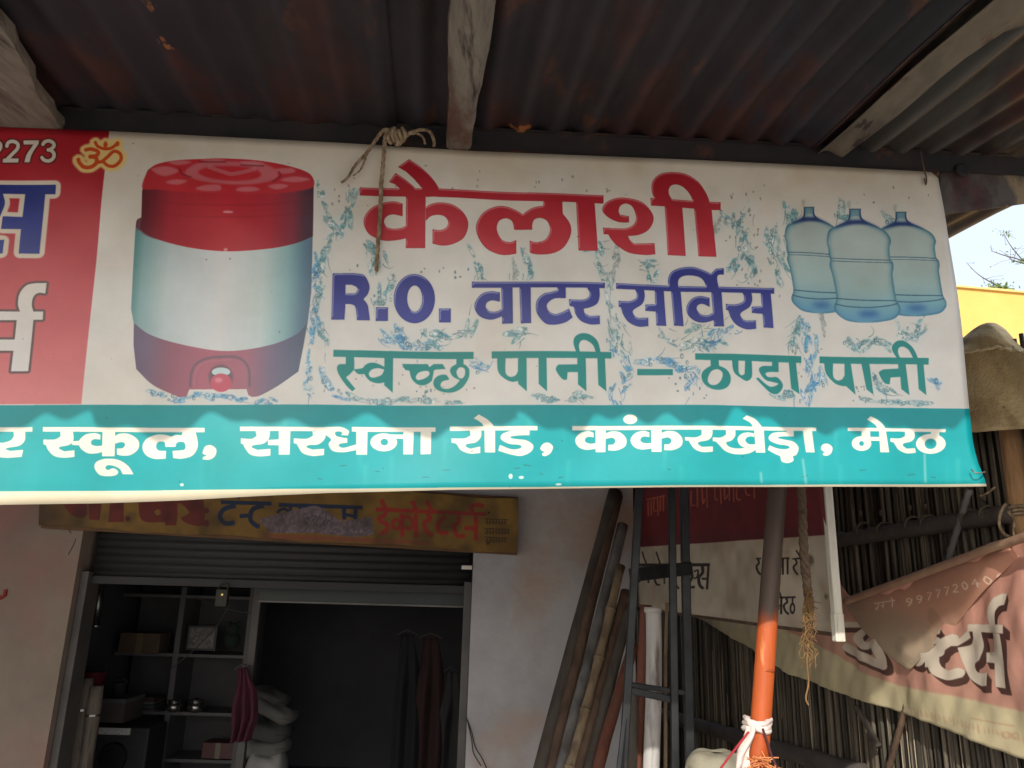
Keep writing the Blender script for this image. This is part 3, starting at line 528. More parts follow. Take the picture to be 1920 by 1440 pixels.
for i in range(9): sheet(edges[i]-.04, edges[i+1]+.04 if i < 8 else edges[i+1], rust_mid if i == 8 else rust_dark, .004*(i % 2), amp=.012 if i > 6 else .0085)
# lower lip of the overlapping sheet: a bare pale strip, wider towards the street
b = MB()
def lip(u, v):
    k = k_front+.24+(k_back-k_front-.24)*v; wdt = (.055+.12*max(0, (.15-k)))*(1+.25*math.sin(5.3*k+1)+.12*math.sin(13*k)); a = split-.02+wdt*u
    return roof_pt(a, k, .010+.010*math.cos(2*math.pi*a/PITCHC)+.004*math.sin(9*k)-.014)
b.grid(lip, 10, 40); b.build('overlap_lip', pale, roof, smooth=True, solid=.002)
# rafters: split bamboo-like timbers that taper towards the shop
wood_r = mat('rafter_timber', [srgb(84,76,68), srgb(110,101,92), srgb(128,119,106), srgb(88,78,70)], 5, .85, .5, stretch=(4,.4,4), spots=[(srgb(88,62,50), 3, .60, .05, (1,.6,1)), (srgb(54,46,44), 4, .62, .03, (3,.4,1)), (srgb(148,138,122), 5, .68, .02, (3,.4,1))])
def rafter(p_top, p_bot, w_top, w_bot):                         # two photo pixels on the underside and the widths there
    A = on_plane(*p_top, PT, RN); B = on_plane(*p_bot, PT, RN); d = (B-A); b = MB(); n = 20; pts = []; kA, kB = roof_ad(A)[1], roof_ad(B)[1]; t0 = (k_front+.16-kA)/(kB-kA)
    for i in range(n+1):
        t = t0+(1-t0)*i/n; pts.append((A+d*t-RN*.03, (w_top+(w_bot-w_top)*max(t, -.3))*(1+.05*math.sin(9*t)+.03*math.sin(23*t))))
    vs = []
    for p, wd in pts:
        s_ = RD.cross(RN).normalized()*(-1)
        for k in range(20):
            a = 2*math.pi*k/20; q = max(abs(math.cos(a)), abs(math.sin(a)))**.93*(1+.02*math.sin(40*p.y+k)); vs.append(p+s_*(wd/2*math.cos(a)/q)+RN*(.028*math.sin(a)/q))
    b.add(vs, [(i*20+k, i*20+(k+1)%20, (i+1)*20+(k+1)%20, (i+1)*20+k) for i in range(n) for k in range(20)]+[tuple(range(19,-1,-1)), tuple(range(n*20, n*20+20))])
    return b.build('rafter', wood_r, roof)
rafter((884, 0), (858, 268), .098, .066); rafter((-110, 0), (60, 250), .25, .25)
steel = mat('edge_beam_steel', [srgb(28,26,30), srgb(40,36,38), srgb(50,42,40)], 6, .65, .25, metal=.1, spots=[(srgb(104,60,40), 3, .63, .05, (1,1,1))])
b = MB(); b.beam(roof_pt(-7.4, -.035, -.005)-RN*.012, roof_pt(a_right+.10, -.035, -.005)-RN*.012, .004, .062, up=RN)
b.beam(roof_pt(-7.4, -.01, .022), roof_pt(a_right+.10, -.01, .022), .055, .004, up=RN); b.build('edge_beam', steel, roof)
b = MB(); b.beam(roof_pt(-7.4, .05, -.0), roof_pt(a_right, .05, -.0), .03, .03, up=RN); b.build('purlin', steel, roof, bevel=.004)
b = MB(); b.beam(roof_pt(-7.4, 1.75, 0), roof_pt(a_right, 1.75, 0), .05, .05, up=RN); b.build('purlin', steel, roof, bevel=.004)
b = MB(); b.beam(roof_pt(-7.4, k_front+.18, 0), roof_pt(a_right, k_front+.18, 0), .04, .04, up=RN); b.build('purlin', steel, roof, bevel=.004)
hole = on_plane(1802, 321, roof_pt(0, -.037), BN.normalized()); b = MB()
b.tube([hole+BN*.004, hole+BN*.010, hole+BN*.012], [.024, .024, .016], 16); b.build('bolt_hole_disc', mat('bolt_hole_dark', [srgb(22,20,22), srgb(34,32,34)], 9, .7, .2), roof)  # raised dark disc stands in for the dark bolt hole in the flange
gp = MB()                                                       # gusset plate of rusty tin at the right end
q = [on_plane(*p, roof_pt(0, -.02), BN) for p in ((1762, 300), (1990, 330), (1990, 372), (1850, 392), (1766, 402))]
gp.add(q+[x-BN*.004 for x in q], [(0,1,2,3,4), (9,8,7,6,5)]+[(i, (i+5), (i+1)%5+5, (i+1)%5) for i in range(5)])
gp.build('gusset_plate', rust_mid, roof)

washer = mat('rusty_bolt', [srgb(70,48,38), srgb(96,66,48)], 20, .7, .2, metal=.2)
for a_ in np.arange(-1.5, 2.1, PITCHC*3):
    for k_ in (.055,):
        b = MB(); p_ = roof_pt(round(a_/PITCHC)*PITCHC+PITCHC/2, k_, .010); b.tube([p_+RN*.004, p_-RN*.004, p_-RN*.006, p_-RN*.016], [.013, .013, .006, .005], 10); b.build('roof_bolt', washer, roof)
# ------------------------------------------------------------------ the banner itself
bn_mat = print_mat('printed_flex', BANNER.image('banner_print'), .38, .16, 1.7, .06)
ban = thing('shop_banner', 'big cream and teal water service banner with red and blue lettering and a jug picture', 'banner', bpt(960, 912))
b = MB(); ul = (bpt(-400, 600)-B0).dot(BH); top_px = [(-400, 214), (0, 238), (205, 246), (640, 268), (880, 283), (1280, 299), (1500, 309), (1738, 322), (1752, 324), (1759, 334)]
def at_u(lst, u):
    q = [((bpt(*p)-B0).dot(BH), (bpt(*p)-B0).dot(BV)) for p in lst]
    xs = [x for x, _ in q]; return float(np.interp(u, xs, [y for _, y in q]))
bot_px = [(-400, 968), (0, 946), (180, 943), (330, 938), (470, 931), (620, 924), (845, 918.5), (1100, 915.5), (1545, 913), (1800, 912.5), (1849, 912)]
right_px = [(1759, 334), (1780, 475), (1800, 620), (1817, 765), (1825, 832), (1834, 868), (1845, 896), (1849, 912)]
rq = [((bpt(*p)-B0).dot(BV), (bpt(*p)-B0).dot(BH)) for p in right_px][::-1]
def bfn(i, j):
    t = j; ur = None
    v0 = at_u(bot_px, ul+(float(rq[0][1])-ul)*i); v1 = at_u(top_px, ul+(float(rq[-1][1])-ul)*i); v = v0+(v1-v0)*t
    ur = float(np.interp(v, [x for x, _ in rq], [y for _, y in rq])); u = ul+(ur-ul)*i
    wv = (1-t**5)*1.5*(.009*math.sin(2.1*u+.5)*(1-t)+.005*math.sin(5.3*u+3*v)+.0035*math.sin(11*u-6*v)+.003*math.sin(19*u+14*v)*math.exp(-((t-.85)/.2)**2)+.004*math.exp(-((u-.62-.02*math.sin(9*v))/.006)**2)*t*t)+.010*math.exp(-((u-1.42)/.12)**2)*(1-t)**2
    return B0+BH*u+BV*v+BN*wv
b.grid(bfn, 150, 44); b.build('banner_cloth', bn_mat, ban, smooth=True, uv=BANNER.uvmap(), solid=.0012)
st = MB(); st.tube(spline([bpt(1821, 880, .012), bpt(1828, 886, .022), bpt(1838, 887, .024), bpt(1847, 885, .014)]), .0022, 6)
st.build('staple_wire', mat('dull_wire', [srgb(110,108,100), srgb(150,146,134)], 20, .4, 0, metal=.6), ban, smooth=True)
hem = MB(); hem.beam(bpt(-400, 228, -.024), bpt(1755, 323, -.024), .012, .016); hem.build('top_batten', steel, ban)

# rope knotted over the beam, hanging in front of the banner
jute = mat('old_jute_rope', [srgb(96,80,60), srgb(140,120,94), srgb(176,160,134)], 60, .95, .6, stretch=(1,1,.5), bscale=140, bdist=.003)
rp = thing('rope', 'frayed grey brown rope knotted over the beam and hanging across the red letters', 'rope', bpt(735, 262, .03))
def strand(px, off, r0, r1, name='strand', tw=3):
    pts = spline([bpt(x, y, o) for (x, y), o in zip(px, off)], 9); b = MB()
    for k in range(tw):
        q = []; rr = []
        for i, p in enumerate(pts):
            t = i/(len(pts)-1); r = r0+(r1-r0)*t; a = i*.75+k*2*math.pi/tw; d = (pts[min(i+1, len(pts)-1)]-pts[max(i-1, 0)]).normalized()
            s1 = d.cross(BN).normalized(); s2 = d.cross(s1); q.append(p+(s1*math.cos(a)+s2*math.sin(a))*r*.55); rr.append(r*.62*(1+.2*(random.random()-.5)))
        b.tube(q, rr, 6)
    return b.build(name, jute, rp, smooth=True)
strand([(738, 258), (727, 246), (722, 262), (719, 300), (715, 345), (714, 380), (711, 430), (708, 470), (706, 508)], [.03,.04,.035,.02,.016,.014,.012,.012,.012], .0065, .0055)
strand([(736, 252), (725, 243), (712, 252), (690, 284), (668, 308), (651, 334), (640, 342)], [.03,.045,.04,.03,.022,.018,.016], .006, .0035)
strand([(690, 284), (684, 300), (676, 318), (662, 330)], [.03,.022,.018,.016], .004, .002, tw=2)
strand([(745, 258), (765, 250), (790, 243), (806, 247), (813, 262), (814, 274)], [.035,.035,.03,.026,.02,.008], .005, .0045)
strand([(750, 262), (775, 250), (792, 256), (797, 270)], [.03,.028,.02,.006], .004, .0035, tw=2)
kn = MB(); kc = bpt(744, 256, .03)
for k in range(5):
    c0 = kc+BH*(.010*(k-2))+BV*(.006*math.sin(k*2)); kn.tube([c0+(BV*math.cos(a)*.019+BN*math.sin(a)*.017+BH*(.004*math.sin(a*2+k))) for a in np.linspace(0, 2*math.pi, 17)], .0062, 7)
kn.build('knot', jute, rp, smooth=True)
wr = MB(); wr.tube(spline([bpt(1727, 284, .012), bpt(1729, 300, .02), bpt(1733, 318, .016), bpt(1737, 334, .012), bpt(1736, 346, .010), bpt(1733, 334, .011)]), .0026, 6)
tag(wr.build('tie_wire', mat('rusty_wire', [srgb(70,52,40), srgb(104,84,66)], 30, .7, 0), smooth=True), 'short rusty wire tying the top right corner of the big banner to the beam', 'wire')

# ------------------------------------------------------------------ the tent and decoration shop behind
YW = 4.9
plaster = mat('limewashed_plaster', [srgb(146,145,148), srgb(164,163,166), srgb(178,177,180)], 1.6, .9, .4, bscale=14, spots=[(srgb(164,138,118), 1.1, .60, .10, (1,1,1)), (srgb(96,88,80), 16, .74, .02, (1,1,1)), (srgb(120,110,100), 7, .745, .03, (1,1,1))])
plaster_w = mat('stained_plaster', [srgb(116,103,92), srgb(128,115,103), srgb(140,129,117)], 1.4, .9, .2, bscale=22, spots=[(srgb(138,104,96), 1.3, .58, .10, (1,1,1)), (srgb(90,78,68), 15, .745, .02, (1,1,1))])
inner = mat('dim_room_paint', [srgb(120,116,112), srgb(138,134,130)], 2, .9, .1)
xl = (on_y(152, 1040, YW).x+on_y(96, 1330, YW).x)/2; xr = (on_y(890, 1060, YW).x+on_y(870, 1400, YW).x)/2
zt = on_y(600, 1012, YW).z; xe = on_y(1188, 1000, YW).x; xs0 = -5.2; ztop = 3.45
shop = thing('tent_shop', 'white plastered tent and decoration shop with its grey roller shutter half raised', 'shop', (0, YW, 0))
b = MB(); b.box((xs0, YW, 0), (xl, YW+.22, ztop)); b.build('wall', plaster_w, shop)
b = MB(); b.box((xr, YW, 0), (xe, YW+.22, ztop)); b.build('wall', plaster, shop)
b = MB(); b.box((xl+.001, YW+.002, zt+.05), (xr-.001, YW+.22, ztop)); b.build('lintel', plaster, shop)
for x_ in (xe-.2, xs0):
    b = MB(); b.box((x_, YW+.222, 0), (x_+.2, YW+3.6, ztop)); b.build('side_wall', plaster, shop)
b = MB(); b.box((xs0, YW-.02, ztop+.002), (xe+.1, YW+3.7, ztop+.14)); b.build('roof_slab', plaster, shop)
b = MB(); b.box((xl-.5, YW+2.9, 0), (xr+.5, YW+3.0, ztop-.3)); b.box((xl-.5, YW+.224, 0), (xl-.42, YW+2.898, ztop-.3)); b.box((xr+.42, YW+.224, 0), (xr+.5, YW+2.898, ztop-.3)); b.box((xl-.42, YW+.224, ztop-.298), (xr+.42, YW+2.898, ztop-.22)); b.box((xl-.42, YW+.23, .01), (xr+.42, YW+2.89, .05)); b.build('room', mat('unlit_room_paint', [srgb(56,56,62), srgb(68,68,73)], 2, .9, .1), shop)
# roller shutter
sh_m = mat('grey_shutter', [srgb(38,38,40), srgb(47,47,49), srgb(42,41,41)], 3, .65, .15, metal=.1, stretch=(1,1,6), spots=[(srgb(46,44,44), 4, .6, .06, (1,1,3))])
zs = on_y(520, 1090, YW+.12).z
shut = MB(); nz = int((zt+.12-zs)/.045)
shut.grid(lambda u, v: Vector((xl+.03+(xr-xl-.06)*u, YW+.13-.012*abs(math.sin(math.pi*v*nz)), zs+(zt+.12-zs)*v)), 2, nz*8)
so_ = shut.build('roller_shutter', sh_m, shop, smooth=True, solid=.002)
b = MB(); b.beam((xl+.03, YW+.11, zs-.02), (xr-.03, YW+.11, zs-.02), .035, .05); b.build('bottom_rail', sh_m, so_, bevel=.004)
b = MB(); lk = on_y(418, 1121, YW+.09); b.box((lk.x-.035, YW+.06, lk.z-.05), (lk.x+.035, YW+.095, lk.z+.05)); b.tube([Vector((lk.x+.003+.028*math.cos(a), YW+.07, lk.z+.062+.03*math.sin(a))) for a in np.linspace(-.3, 3.4, 12)], .005, 6); b.build('padlock', mat('dark_brass', [srgb(28,26,22), srgb(40,36,28)], 8, .6, 0), so_)
b = MB(); b.tube([Vector((lk.x+.005, YW+.062, lk.z+.02)), Vector((lk.x+.005, YW+.054, lk.z+.02))], .007, 10); b.build('keyhole_plate', mat('bright_brass', [srgb(190,170,90), srgb(210,190,110)], 8, .3, 0, metal=.7), so_)
for s_, x in ((-1, xl), (1, xr)):
    b = MB(); b.box((x-s_*.002-(.0 if s_ < 0 else .05), YW+.05, 0), (x-s_*.002+(.05 if s_ < 0 else .0), YW+.2, zs+.03)); b.build('guide_rail', mat('guide_grey_%d' % s_, [srgb(66,63,62), srgb(84,81,78)], 4, .6, .1), shop, bevel=.004)
br = on_y(876, 1064, YW-.02); b = MB(); b.box((br.x-.035, YW-.03, br.z-.012), (br.x+.03, YW-.003, br.z+.012)); b.build('bracket', mat('white_bracket', [srgb(200,196,186), srgb(214,210,200)], 8, .5, 0), shop, bevel=.003)
mk = on_y(4, 1112, YW); b = MB(); b.tube([mk+Vector((-.05, -.003, -.02)), mk+Vector((.0, -.003, -.028)), mk+Vector((.022, -.003, -.012)), mk+Vector((.02, -.003, .022))], [.012, .013, .013, .011], 8); b.build('painted_letter', mat('red_wall_paint', [srgb(120,36,30), srgb(136,44,36)], 9, .8, 0), shop)
cdk = mat('crack_dark', [srgb(60,52,46), srgb(70,62,54)], 8, .9, 0)
for pts in (((128, 1040), (138, 1022), (142, 1010)), ((118, 990), (128, 992), (133, 1000)), ((1098, 1300), (1102, 1330)), ((1085, 1400), (1110, 1425), (1118, 1440))):
    crack = MB(); crack.tube([on_y(x, y, YW-.0005) for x, y in pts], .0025, 5); crack.build('plaster_crack', cdk, shop)
cb = MB(); cb.tube(spline([on_y(874, 1344, YW-.01), on_y(884, 1372, YW-.012), on_y(891, 1400, YW-.012), on_y(905, 1424, YW-.02), on_y(916, 1450, YW-.01)]), .003, 6)
cb.tube(spline([on_y(876, 1350, YW-.01), on_y(884, 1385, YW-.014), on_y(888, 1412, YW-.014), on_y(902, 1436, YW-.02)]), .003, 6)
tag(cb.build('cable', mat('black_cable', [srgb(22,22,22), srgb(34,32,32)], 8, .5, 0), smooth=True), 'thin black cable dangling beside the right edge of the shop doorway', 'cable')

b = MB(); t0 = on_y(488, 1112, YW+.3); t1 = on_y(872, 1116, YW+.3); b.box((t0.x, YW+.28, min(t0.z, t1.z)-.05), (xr-.01, YW+.33, zs+.02)); b.build('transom', mat('bottle_green_paint', [srgb(22,34,34), srgb(32,46,44)], 4, .5, 0), shop)
b = MB(); b.box((t0.x, YW+.274, min(t0.z, t1.z)-.056), (xr-.01, YW+.279, min(t0.z, t1.z)-.046)); b.build('transom_edge', mat('dull_edge', [srgb(80,80,78), srgb(110,110,106)], 4, .5, 0), shop)
# ------------------------------------------------------------------ painted signboard over the door
YB = 4.83
sbq = [on_y(*p, YB) for p in ((78, 880), (972, 936), (970, 1036), (74, 985))]
def draw_board():
    c = Canvas(Vector((0, YB, 0)), Vector((1, 0, 0)), Vector((0, 0, 1)), min(p.x for p in sbq)-.02, max(p.x for p in sbq)+.02, min(p.z for p in sbq)-.03, max(p.z for p in sbq)+.03, .0026)
    H, W = c.H, c.W; new = lambda: np.zeros((H, W), np.float32)
    n = vnoise(H, W, 60)[..., None]*.6+vnoise(H, W, 14)[..., None]*.4; c.img[:] = (np.array([112, 84, 32])*(1-n)+np.array([142, 108, 44])*n)/255
    edge = 1-np.minimum(np.clip(np.arange(W)/(W*.14), 0, 1), 1)[None, :, None]; c.img = c.img*(1-edge*.7)+np.array([76, 50, 34])/255*edge*.7
    c.zoom(60, 920, 4); m = new()
    for p in ('215,60! 410,60! 410,190 300,180', '430,60! 530,60! 510,222! 430,215!', '590,50! 690,50! 690,235! 575,235!', '1000,60! 1095,60! 1085,260! 1000,260!', '1100,60 1270,60 1290,250 1180,250 1120,205 1180,160'): c.poly(p, m)
    c.poly('800,60! 1090,60! 1085,240 990,235 860,235 810,190', m, holes=('920,160 945,138 970,160 945,186',)); c.ell(720, 210, 20, 20, mask=m); c.ell(1310, 245, 25, 25, mask=m); c.ell(1310, 150, 22, 22, mask=m); c.poly('150,40! 1290,70! 1290,100! 150,72!', m)
    c.paint(m, (104, 30, 28), .92)
    m = new()
    c.poly('1420,72! 1800,84! 1800,112! 1420,100!', m); c.stroke('1530,112! 1450,135 1412,190 1450,243 1522,240!', 34, mask=m); c.stroke('1560,192! 1625,186!', 30, mask=m); c.stroke('1742,112! 1660,140 1640,205 1662,245 1705,270!', 34, mask=m); c.stroke('1560,60! 1530,20! 1500,0!', 20, mask=m)
    c.zoom(480, 920, 3.692); c.poly('160,85! 740,105! 740,130! 160,112!', m); c.stroke('150,152! 175,132 205,128 235,152!', 20, mask=m)
    for q, wd in (('310,110! 312,160!', 26), ('612,118! 614,200!', 28), ('692,120! 690,210!', 26), ('614,165! 690,180!', 22), ('240,110! 245,190!', 22)): c.stroke(q, wd, mask=m)
    c.paint(m, (16, 38, 76), .95)
    m = new(); c.poly('830,115! 1592,150! 1592,176! 830,145!', m)
    for q in ('902,140! 890,172 852,190 870,215 908,235 905,270 868,300!', '868,62! 902,135!', '1010,160! 1015,320!', '1105,160! 1110,322!', '1078,72! 1112,135!', '1190,165! 1205,195 1165,225 1180,280 1218,312!', '1180,72! 1216,140!', '1312,180! 1262,225 1270,285 1330,292!', '1402,180! 1400,222 1368,245 1395,310 1442,312!', '1520,165! 1522,342!', '1440,258! 1520,262!', '1500,160! 1492,112 1530,98 1570,106!'): c.stroke(q, 30, mask=m)
    c.ell(975, 232, 42, 42, mask=m, hole=(975, 232, 17, 17)); c.stroke('1015,190! 1055,180 1085,220 1070,262 1035,260!', 24, mask=m)
    c.paint(m, (158, 46, 34), .97)
    st_ = c.poly('20,195! 330,120! 430,108 545,180! 600,212! 800,180! 822,300! 700,322! 400,292! 100,292!'); tx = np.clip(vnoise(H, W, 5)*1.5-.25, 0, 1)
    c.paint(st_, (98, 86, 92)); c.paint(st_*tx, (134, 116, 122), .7)
    m = new()
    for i in range(24):
        x = 90+i*30; y = 268+8*math.sin(i*2); c.stroke('%d,%d! %d,%d %d,%d!' % (x, y, x+6+random.random()*8, y+14, x+2, y+30), 7, mask=m)
    for i in range(9): c.stroke('%d,%d! %d,%d %d,%d!' % (350+i*20, 150+random.random()*30, 362+i*20, 200, 350+i*20, 230), 9, mask=m)
    c.paint(m*st_, (74, 60, 84), .75); c.paint(m*st_*tx, (206, 200, 206), .6)
    c.paint(c.poly('60,296! 820,330! 1200,345! 1200,375! 60,330!'), (140, 64, 62), .55)
    m = new()
    for r_, (y, n_) in enumerate(((195, 7), (262, 8), (322, 7))):
        c.stroke('%d,%d! %d,%d!' % (1580, y, 1740, y+6), 5, mask=m)
        for k in range(n_):
            x = 1588+k*21; c.stroke('%d,%d! %d,%d!' % (x+12, y, x+12, y+40), 5, mask=m); c.stroke('%d,%d! %d,%d %d,%d!' % (x+12, y+14, x, y+22+8*((k+r_) % 2), x+8, y+36), 5, mask=m)
    c.ell(1610, 152, 9, 9, mask=m); c.ell(1604, 365, 9, 9, mask=m); c.paint(m, (50, 34, 22), .85)
    g_ = np.clip(vnoise(H, W, 30)*1.6-.7, 0, 1); c.img *= (1-.35*g_[..., None]); return c
bc = draw_board()
sbt = thing('painted_signboard', 'long mustard signboard with blue and red lettering over the shop door', 'signboard', sbq[3])
b = MB(); N_ = Vector((0, .035, 0)); b.grid(lambda u, v: (sbq[3]*(1-u)+sbq[2]*u)*(1-v)+(sbq[0]*(1-u)+sbq[1]*u)*v+Vector((0, .006*math.sin(7*u), .006*math.sin(19*u)+.003*math.sin(53*u))), 40, 4)
b.build('board', print_mat('board_print', bc.image('board_print'), .7, .15, 9, .02), sbt, uv=bc.uvmap(), solid=.02)
fr = MB()
for p, q_ in ((0, 1), (3, 2)): fr.beam(sbq[p]+Vector((0, .034, 0)), sbq[q_]+Vector((0, .034, 0)), .03, .03)
fr.build('backing_batten', mat('batten_wood', [srgb(86,62,40), srgb(110,82,54)], 6, .8, .2), sbt)
# ------------------------------------------------------------------ goods inside the dim shop
def ip(px, py, dy): return on_y(px, py, YW+dy)
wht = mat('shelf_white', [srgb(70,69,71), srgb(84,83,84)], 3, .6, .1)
D1 = 1.35
sh = thing('shelf_rack', 'pale wall shelf rack with a tall side post inside the left half of the shop', 'shelf', (ip(400, 1440, D1).x, YW+D1, .05))
a0, a1 = ip(205, 1300, D1), ip(452, 1300, D1)
for y in (1118, 1228, 1337, 1425):
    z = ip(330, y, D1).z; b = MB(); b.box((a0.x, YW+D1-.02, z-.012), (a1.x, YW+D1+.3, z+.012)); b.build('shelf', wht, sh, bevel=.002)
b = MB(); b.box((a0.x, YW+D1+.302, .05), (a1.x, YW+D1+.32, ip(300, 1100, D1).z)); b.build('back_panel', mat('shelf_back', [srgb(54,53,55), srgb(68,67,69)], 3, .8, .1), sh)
for x in (322, 455): 
    p = ip(x, 1300, D1); b = MB(); b.box((p.x-.02, YW+D1-.022, .05), (p.x+.02, YW+D1+.31, ip(x, 1100, D1).z)); b.build('post', wht, sh)
for i, (x0, x1) in enumerate(((462, 482),)):
    pt = thing('door_post', 'tall pale post standing between the two halves of the shop doorway', 'post', (ip(470, 1440, .5).x, YW+.5, .05)); b = MB()
    p0, p1 = ip(474, 1090, .5), ip(444, 1470, .5); x = ip(470, 1250, .5).x; b.box((x-.025, YW+.48, .051), (x+.025, YW+.53, p0.z+.1)); b.build('upright', mat('post_grey', [srgb(64,62,61), srgb(78,75,73)], 3, .7, .1), pt, bevel=.003)
    b = MB(); b.box((x-.03, YW+.475, p0.z-.03), (x+.03, YW+.535, p0.z+.03)); b.build('hinge_plate', wht, pt)
pf = thing('picture_frame', 'small dark framed picture leaning on the pale shelf', 'picture', ip(378, 1222, D1-.03)); q0, q1 = ip(354, 1172, D1-.03), ip(404, 1221, D1-.03)
b = MB(); b.box((q0.x, YW+D1-.04, q1.z), (q1.x, YW+D1-.025, q0.z)); b.build('frame', mat('frame_dark', [srgb(26,24,24), srgb(40,36,34)], 8, .5, 0), pf, bevel=.004)
b = MB(); b.box((q0.x+.018, YW+D1-.045, q1.z+.018), (q1.x-.018, YW+D1-.041, q0.z-.018)); b.build('picture', mat('picture_print', [srgb(40,44,42), srgb(96,98,92), srgb(60,50,56), srgb(130,128,120)], 16, .4, 0), pf)
def pot(px, py, dy, r, h, label, name, cat, m, grp=None):
    p = ip(px, py, dy); t = thing(name, label, cat, p, grp); b = MB(); b.lathe(p, [(r*.6, 0), (r*.95, h*.2), (r, h*.5), (r*.85, h*.8), (r*.7, h*.86), (r*.82, h*.97), (r*.84, h)], 20); b.build('body', m, t, smooth=True)
    b = MB(); b.lathe(p+Vector((0, 0, h+.002)), [(r*.84, 0), (r*.8, h*.06), (r*.3, h*.16), (.008, h*.2), (.012, h*.28)], 18); b.build('lid', m, t, smooth=True); return t
st_m = mat('steel_pot', [srgb(110,110,108), srgb(150,150,147)], 6, .25, 0, metal=.9)
pot(325, 1334, D1-.02, .06, .075, 'small shiny steel pot with a lid, left of the pair on the shelf', 'cooking_pot', 'pot', st_m, 'steel pots on the shelf'); pot(366, 1335, D1-.02, .065, .08, 'small shiny steel pot with a lid, right of the pair on the shelf', 'cooking_pot', 'pot', st_m, 'steel pots on the shelf')
fl = thing('steel_tube', 'tall shiny steel cylinder hanging at the left inside the shop', 'cylinder', ip(182, 1178, .45)); b = MB(); p0, p1 = ip(178, 1176, .45), ip(188, 1098, .45); b.tube([p0, p0+(p1-p0)*.06, p0+(p1-p0)*.07, p0+(p1-p0)*.5, p0+(p1-p0)*.95, p1], [.034, .034, .03, .029, .028, .02], 18); b.build('cylinder', st_m, fl, smooth=True)
b = MB(); b.tube([p1, p1+Vector((0, 0, .05))], .006, 8); b.build('hook', st_m, fl)
pb = thing('plush_toy', 'dark green bushy plush toy sitting on the upper shelf by the post', 'toy', ip(436, 1214, D1-.04)); b = MB()
c0 = ip(436, 1200, D1-.04)
for r, o in ((.06, (0,0,0)), (.045, (0,-.01,.085))): b.lathe(c0+Vector(o)+Vector((0,0,-r)), [(r*math.sin(a), r-r*math.cos(a)) for a in np.linspace(.05, 3.09, 12)], 16)
b.build('body', mat('plush_green', [srgb(20,32,28), srgb(30,44,38)], 30, 1, .8), pb, smooth=True)
mg_ = mat('plush_green_ear', [srgb(18,28,24), srgb(28,40,34)], 30, 1, .8)
for s_ in (-1, 1):
    b = MB(); b.lathe(c0+Vector((s_*.035, -.01, .105)), [(.018*math.sin(a), .018-.018*math.cos(a)) for a in np.linspace(.05, 3.09, 8)], 10); b.build('ear', mg_, pb, smooth=True)
def cloth(name, label, cat, px, dy, m, depth=.06, folds=5, grp=None, solid=.006):       # px: left/right outline from the top
    L_, R_ = px; b = MB(); t = thing(name, label, cat, ip(sum(p[0] for p in L_)/len(L_), L_[-1][1], dy), grp)
    def fn(u, v):
        k = v*(len(L_)-1); i = min(int(k), len(L_)-2); f = k-i
        l = (L_[i][0]*(1-f)+L_[i+1][0]*f, L_[i][1]*(1-f)+L_[i+1][1]*f); r = (R_[i][0]*(1-f)+R_[i+1][0]*f, R_[i][1]*(1-f)+R_[i+1][1]*f)
        return ip(l[0]*(1-u)+r[0]*u, l[1]*(1-u)+r[1]*u, dy)+Vector((0, depth*(.2+.8*v)*math.sin(folds*2*math.pi*u+2*v)*.5+.02*math.sin(9*v+u*3), 0))
    b.grid(fn, 40, 24); b.build('cloth', m, t, smooth=True, solid=solid)
    b = MB(); b.tube([ip(L_[0][0]-6, L_[0][1], dy), ip((L_[0][0]+R_[0][0])/2, L_[0][1]-10, dy), ip(R_[0][0]+6, R_[0][1], dy)], .006, 8); b.build('hanger', mat(name+'_hanger', [srgb(40,38,38), srgb(52,50,50)], 6, .6, 0), t); return t
cloth('hanging_cloth', 'maroon cloth hanging from the post in the middle of the shop doorway', 'cloth', (((446, 1255), (440, 1300), (432, 1345), (430, 1392)), ((462, 1250), (480, 1290), (480, 1350), (470, 1388))), .42, mat('maroon_cloth', [srgb(56,16,32), srgb(74,22,42)], 8, .9, .2), .07, 3)
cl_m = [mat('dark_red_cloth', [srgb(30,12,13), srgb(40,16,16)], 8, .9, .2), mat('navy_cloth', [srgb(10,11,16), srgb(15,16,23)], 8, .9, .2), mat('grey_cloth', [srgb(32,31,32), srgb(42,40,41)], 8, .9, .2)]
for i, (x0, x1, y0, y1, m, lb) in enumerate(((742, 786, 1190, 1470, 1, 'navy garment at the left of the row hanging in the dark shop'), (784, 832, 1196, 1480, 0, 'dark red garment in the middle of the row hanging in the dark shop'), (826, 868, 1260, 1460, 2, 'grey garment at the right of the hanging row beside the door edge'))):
    cloth('hanging_garment', lb, 'garment', (((x0+10, y0), (x0+2, y0+60), (x0-6, (y0+y1)/2), (x0-14, y1)), ((x1-10, y0), (x1, y0+60), (x1+3, (y0+y1)/2), (x1+4, y1))), 1.0, cl_m[m], .06, 2, 'garments hanging inside the shop')
